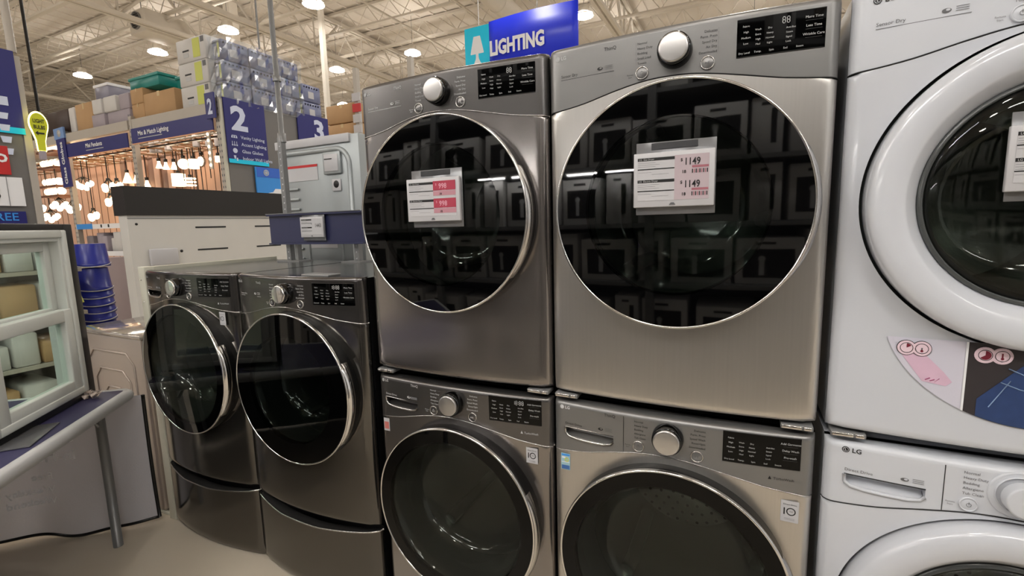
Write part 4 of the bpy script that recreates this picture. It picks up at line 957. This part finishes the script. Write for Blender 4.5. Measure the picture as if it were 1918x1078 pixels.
g = MB(); g.prism([(0, 0), (.75, 0), (.75, 1.15), (.45, 1.15), (.30, .95), (.15, .85), (0, .62)], -.5, mat('pale_lavender_panel', (.76, .72, .75), .5)); tag(g.build('shelf_end_panel', loc=(-9.05, 2.35, .0)), 'pale lavender stepped panel standing behind the white display cabinet', 'panel')
# far brown cartons and number tags
for k in range(2): carton(-8.10, -7.20, 7.0, 8.0, 3.42 + k * .42, 3.82 + k * .42, cardboard, '%s large brown carton stacked on the far rack beyond sign 3' % ['lower', 'upper'][k], kind='tape')
t = thing('far_rack', 'distant storage rack carrying brown cartons beyond sign 3', 'rack', (-9.2, 6.9, 0)); MB().box((0, 0, 3.28), (3.6, 1.3, 3.40), rackbeige).build('deck', t)
for x in (0, 2.05, 3.5):
    MB().box((x, 0, 0), (x + .1, .1, 4.9), rackbeige).build('post', t)
for k in range(4): tag(MB().box((0, 0, 0), (.22, .03, .17), [labelwhite, labelwhite, redcard, labelwhite][k]).build('rack_tag', loc=(-7.19, 6.87, 3.55 + k * .22)), 'small %s number tag on the far rack post, %s' % (['white', 'white', 'red', 'white'][k], ['lowest', 'second', 'third', 'topmost'][k]), 'tag')

# LIGHTING hanging sign
t = thing('hanging_sign', 'large bright blue hanging sign reading LIGHTING with a white lamp symbol', 'sign', (-4.98, 8.0, 4.60)); t.rotation_euler = (0, 0, radians(-2))
g = MB(); g.box((0, 0, 0), (.60, .04, 1.03), cyan); g.build('cyan_panel', t)
g = MB(); g.grid(lambda x, z: (x, -.07 * sin((x - .6) / 1.95 * pi), z), linsp(.6, 2.55, 16), [0, 1.06], royal); g.build('blue_panel', t, solid=.02)
g = MB(); g.text('LIGHTING', .385, inkwhite, (.66, -.10, .36), bold=.045, sx=.70); g.build('sign_lettering', t)
g = MB(); g.prism([(.22, .84), (.38, .84), (.46, .52), (.46, .49), (.14, .49), (.14, .52)], -.01, inkwhite, (0, -.004, 0)); g.box((.27, -.01, .43), (.33, 0, .5), inkwhite)
g.prism([(.24, 0), (.36, 0), (.40, .18), (.385, .30), (.34, .38), (.33, .44), (.27, .44), (.26, .38), (.215, .30), (.20, .18)], -.01, inkwhite, (0, -.004, 0)); g.build('lamp_symbol', t)
for x in (.35, 1.7): MB().bar((x, .01, 1.0), (x, .01, 3.3), .008, greymetal).build('hanger_rod', t)

# left endcap
t = thing('partition_wall', 'grey endcap wall at the far left edge beneath the navy bulbs sign', 'wall panel', (-5.05, -.9, 0)); MB().box((0, 0, 0), (.05, 1.55, 3.02), charcoalwall).build('laminate', t); g = MB(); g.box((-.02, 1.55, 0), (.06, 1.60, 3.0), rackbeige)
g.build('corner_trim', t)
def sb(g, w_, h_):
    g.text('2', .40, num, (.024, w_ - .52, h_ - .36), X=Yd, bold=.05); g.box((.021, w_ - .45, h_ - .45), (.023, w_ - .08, h_ - .38), num)
    for k, s_ in enumerate(('Bulbs', 'Utility', 'Globes', 'Specialty')):
        z = h_ - .56 - k * .095; g.text(s_, .05, num, (.024, w_ - .22, z), X=Yd, bold=.01, align='R')
        g.prism([(w_ - .15, z), (w_ - .10, z), (w_ - .09, z + .05), (w_ - .16, z + .05)], .002, num, (.022, 0, 0), Yd, (0, 0, 1))
    g.box((.021, 0, 0), (.023, w_, .05), cyan)
board('endcap_sign', 'navy sign with white lettering and bulb symbols cut by the left edge of the photo', -5.0, -.3, .66, 2.36, 3.03, navy, sb)
board('red_sign', 'red card on the grey endcap at the left edge', -4.995, -.3, .53, 2.02, 2.25, redcard, lambda g, w_, h_: g.text('o', .14, inkwhite, (.024, w_ - .085, .10), X=Yd, bold=.02))
board('white_sign', 'white card with a number on the grey endcap at the left edge', -4.995, -.1, .59, 1.765, 2.0, inkwhite, lambda g, w_, h_: (g.text('8', .15, ink, (.024, w_ - .22, .05), X=Yd, bold=.02), g.box((.021, w_ - .10, 0), (.023, w_ - .097, h_), inkgrey)))
board('blue_strip_sign', 'navy strip with light blue letters EE just above the window', -4.995, -.1, .58, 1.62, 1.72, navy, lambda g, w_, h_: g.text('FREE', .09, skyblue, (.024, w_ - .05, .025), X=Yd, align='R', bold=.01))
t = thing('bulb_sign', 'yellow bulb-shaped glowing sign reading LIGHT BULBS with an arrow', 'sign', (-4.95, .735, 2.22)); t.scale = (1, .62, 1)
def bulb(s_):
    P = []
    for q in linsp(radians(-35), radians(215), 22): P.append((.092 * s_ * cos(q), .235 + .092 * s_ * sin(q)))
    return P + [(-.045 * s_, .10), (-.04 * s_, .015), (.04 * s_, .015), (.045 * s_, .10)]
g = MB(); g.prism(bulb(1), .02, yellow, (0, 0, 0), Yd, (0, 0, 1)); g.build('sign_board', t)
g = MB(); g.tube([(.012, y, z) for y, z in bulb(1.06)], .009, ledglow, 6, True); g.build('led_outline', t)
g = MB(); g.box((0, -.036, -.06), (.02, .036, .014), lilac); g.build('bulb_base', t)
g = MB(); g.text('LIGHT', .044, ink, (.024, 0, .245), X=Yd, align='C', bold=.02); g.text('BULBS', .044, ink, (.024, 0, .195), X=Yd, align='C', bold=.02)
g.prism([(-.05, .16), (-.02, .178), (-.02, .166), (.045, .166), (.045, .154), (-.02, .154), (-.02, .142)], .003, ink, (.022, 0, 0), Yd, (0, 0, 1)); g.build('lettering', t)
for nm, y, x in (('beige drop rod beside the navy bulbs sign', .67, -5.02), ('thin dark drop cable above the yellow bulb sign', .76, -4.96)):
    t = thing('drop_cable', nm, 'cable', (x, y, 3.03 if y < .7 else 2.55)); MB().tube([(0, 0, 0), (-.05, -.02, 5.3)], .012 if y > .7 else .03, blackframe if y > .7 else rackbeige, 6).build('cable_line', t)
t = thing('drop_cable', 'thin dark cable falling to the wrapped cases near the grey pole', 'cable', (-5.0, 3.0, 3.75)); MB().tube([(0, 0, 0), (0, .02, 4.6)], .012, greymetal, 6).build('cable_line', t)

# shelving seen through the window glass
t = thing('stock_shelving', 'open shelving with white and tan boxes seen through the window pane', 'shelf', (-4.98, -.6, 0))
for z in (.12, .50, .88, 1.24): MB().box((0, 0, z - .03), (.5, 1.3, z), rackbeige).build('shelf_board', t)
for y in (0, 1.27): MB().box((0, y, 0), (.03, y + .03, 1.5), rackbeige).build('post', t)
random.seed(5)
for row, z in enumerate((.12, .50, .88, 1.24)):
    y = -.56; k = 0
    while y < .47:
        w_ = random.uniform(.13, .22); m_ = cardboard if (k + row) % 3 == 0 else whitebox; kn = 'tan' if m_ is cardboard else 'white'
        carton(-4.93, -4.50, y, y + w_, z + .001, z + random.uniform(.16, .27), m_, '%s box on the %s shelf seen through the display window' % (kn, ['bottom', 'lower middle', 'upper middle', 'top'][row]), group='%s boxes on the %s shelf behind the window' % (kn, ['bottom', 'lower middle', 'upper middle', 'top'][row])); y += w_ + .02; k += 1

# ---------------------------------------------------------------- aisle behind the camera (what the doors reflect)
t = thing('storage_rack', 'tall shelving across the aisle, mirrored in the dryer doors', 'rack', (-4.2, -3.6, 0))
for z in (.15, .85, 1.45, 2.05, 2.75): MB().box((0, 0, z - .04), (8, .9, z), greymetal).build('shelf_board', t)
for k in range(5): MB().box((k * 1.98, .84, 0), (k * 1.98 + .08, .92, 3.2), greymetal).build('post', t)
MB().box((0, -.02, 0), (8, 0, 3.2), mat('dark_rack_back', (.12, .12, .12), .7)).build('back_panel', t)
random.seed(9)
proto = {}
for row, z in enumerate((.15, .85, 1.45, 2.05, 2.75)):
    x = -4.0; k = 0
    while x < 3.6:
        key = random.choice('abc') if row != 2 else random.choice('ab')
        w_, h_ = {'a': (.46, .50), 'b': (.26, .52), 'c': (.56, .44)}[key]
        if row == 4 and random.random() < .5: x += .5; continue
        lab = 'white appliance box with black picture on the %s shelf across the aisle' % ['bottom', 'second', 'third', 'fourth', 'top'][row]
        if key not in proto:
            t = thing('boxed_appliance', lab, 'box', (x, -3.3, z + .002), 0, 'white boxes across the aisle'); MB().rbox((0, 0, 0), (w_, .5, h_), whitebox, .004, 1).build('carton_body', t)
            g = MB()
            if key != 'b': g.box((w_ * .12, .5, h_ * .14), (w_ * .88, .503, h_ * .76), ink); g.lathe([(0, .003), (.03, .003)], inklight, (w_ * .4, .502, h_ * .55), 'Y', 12); g.box((w_ * .36, .503, h_ * .2), (w_ * .44, .505, h_ * .5), inklight)
            else: g.box((w_ * .62, .5, h_ * .2), (w_ * .8, .503, h_ * .8), ink)
            g.box((w_ * .3, .5, h_ * .86), (w_ * .6, .503, h_ * .91), ink); g.build('printed_picture', t); proto[key] = t
        else:
            c = proto[key].copy(); COL.objects.link(c); c.location = (x, -3.3 + random.uniform(-.07, .03), z + .002); c['label'] = lab
            for ch in proto[key].children: d = ch.copy(); COL.objects.link(d); d.parent = c
        x += w_ + random.uniform(.02, .10); k += 1
for k in range(3):
    t = thing('shelf_light', 'short white strip light fixed under a shelf across the aisle', 'lamp', (-1.55 + k * .44, -2.76, 2.04), 0, 'short strip lights under the shelf')
    MB().box((0, 0, -.03), (.36, .05, -.046), trusswhite).build('lamp_body', t); MB().box((.01, .005, -.06), (.35, .045, -.046), stripglow).build('tube', t)
for k in range(5):
    t = thing('strip_light', 'white fluorescent strip light over the aisle behind the viewer', 'lamp', (-4.6 + k * 1.9, -2.3, 3.35), 0, 'strip lights over the aisle')
    MB().box((0, 0, .02), (1.3, .12, .07), trusswhite).build('lamp_body', t); MB().box((.02, .01, 0), (1.28, .11, .02), stripglow).build('tube', t)
    for q in (.2, 1.1): MB().bar((q, .06, .07), (q, .06, 4.5), .006, greymetal).build('hanger_rod', t)
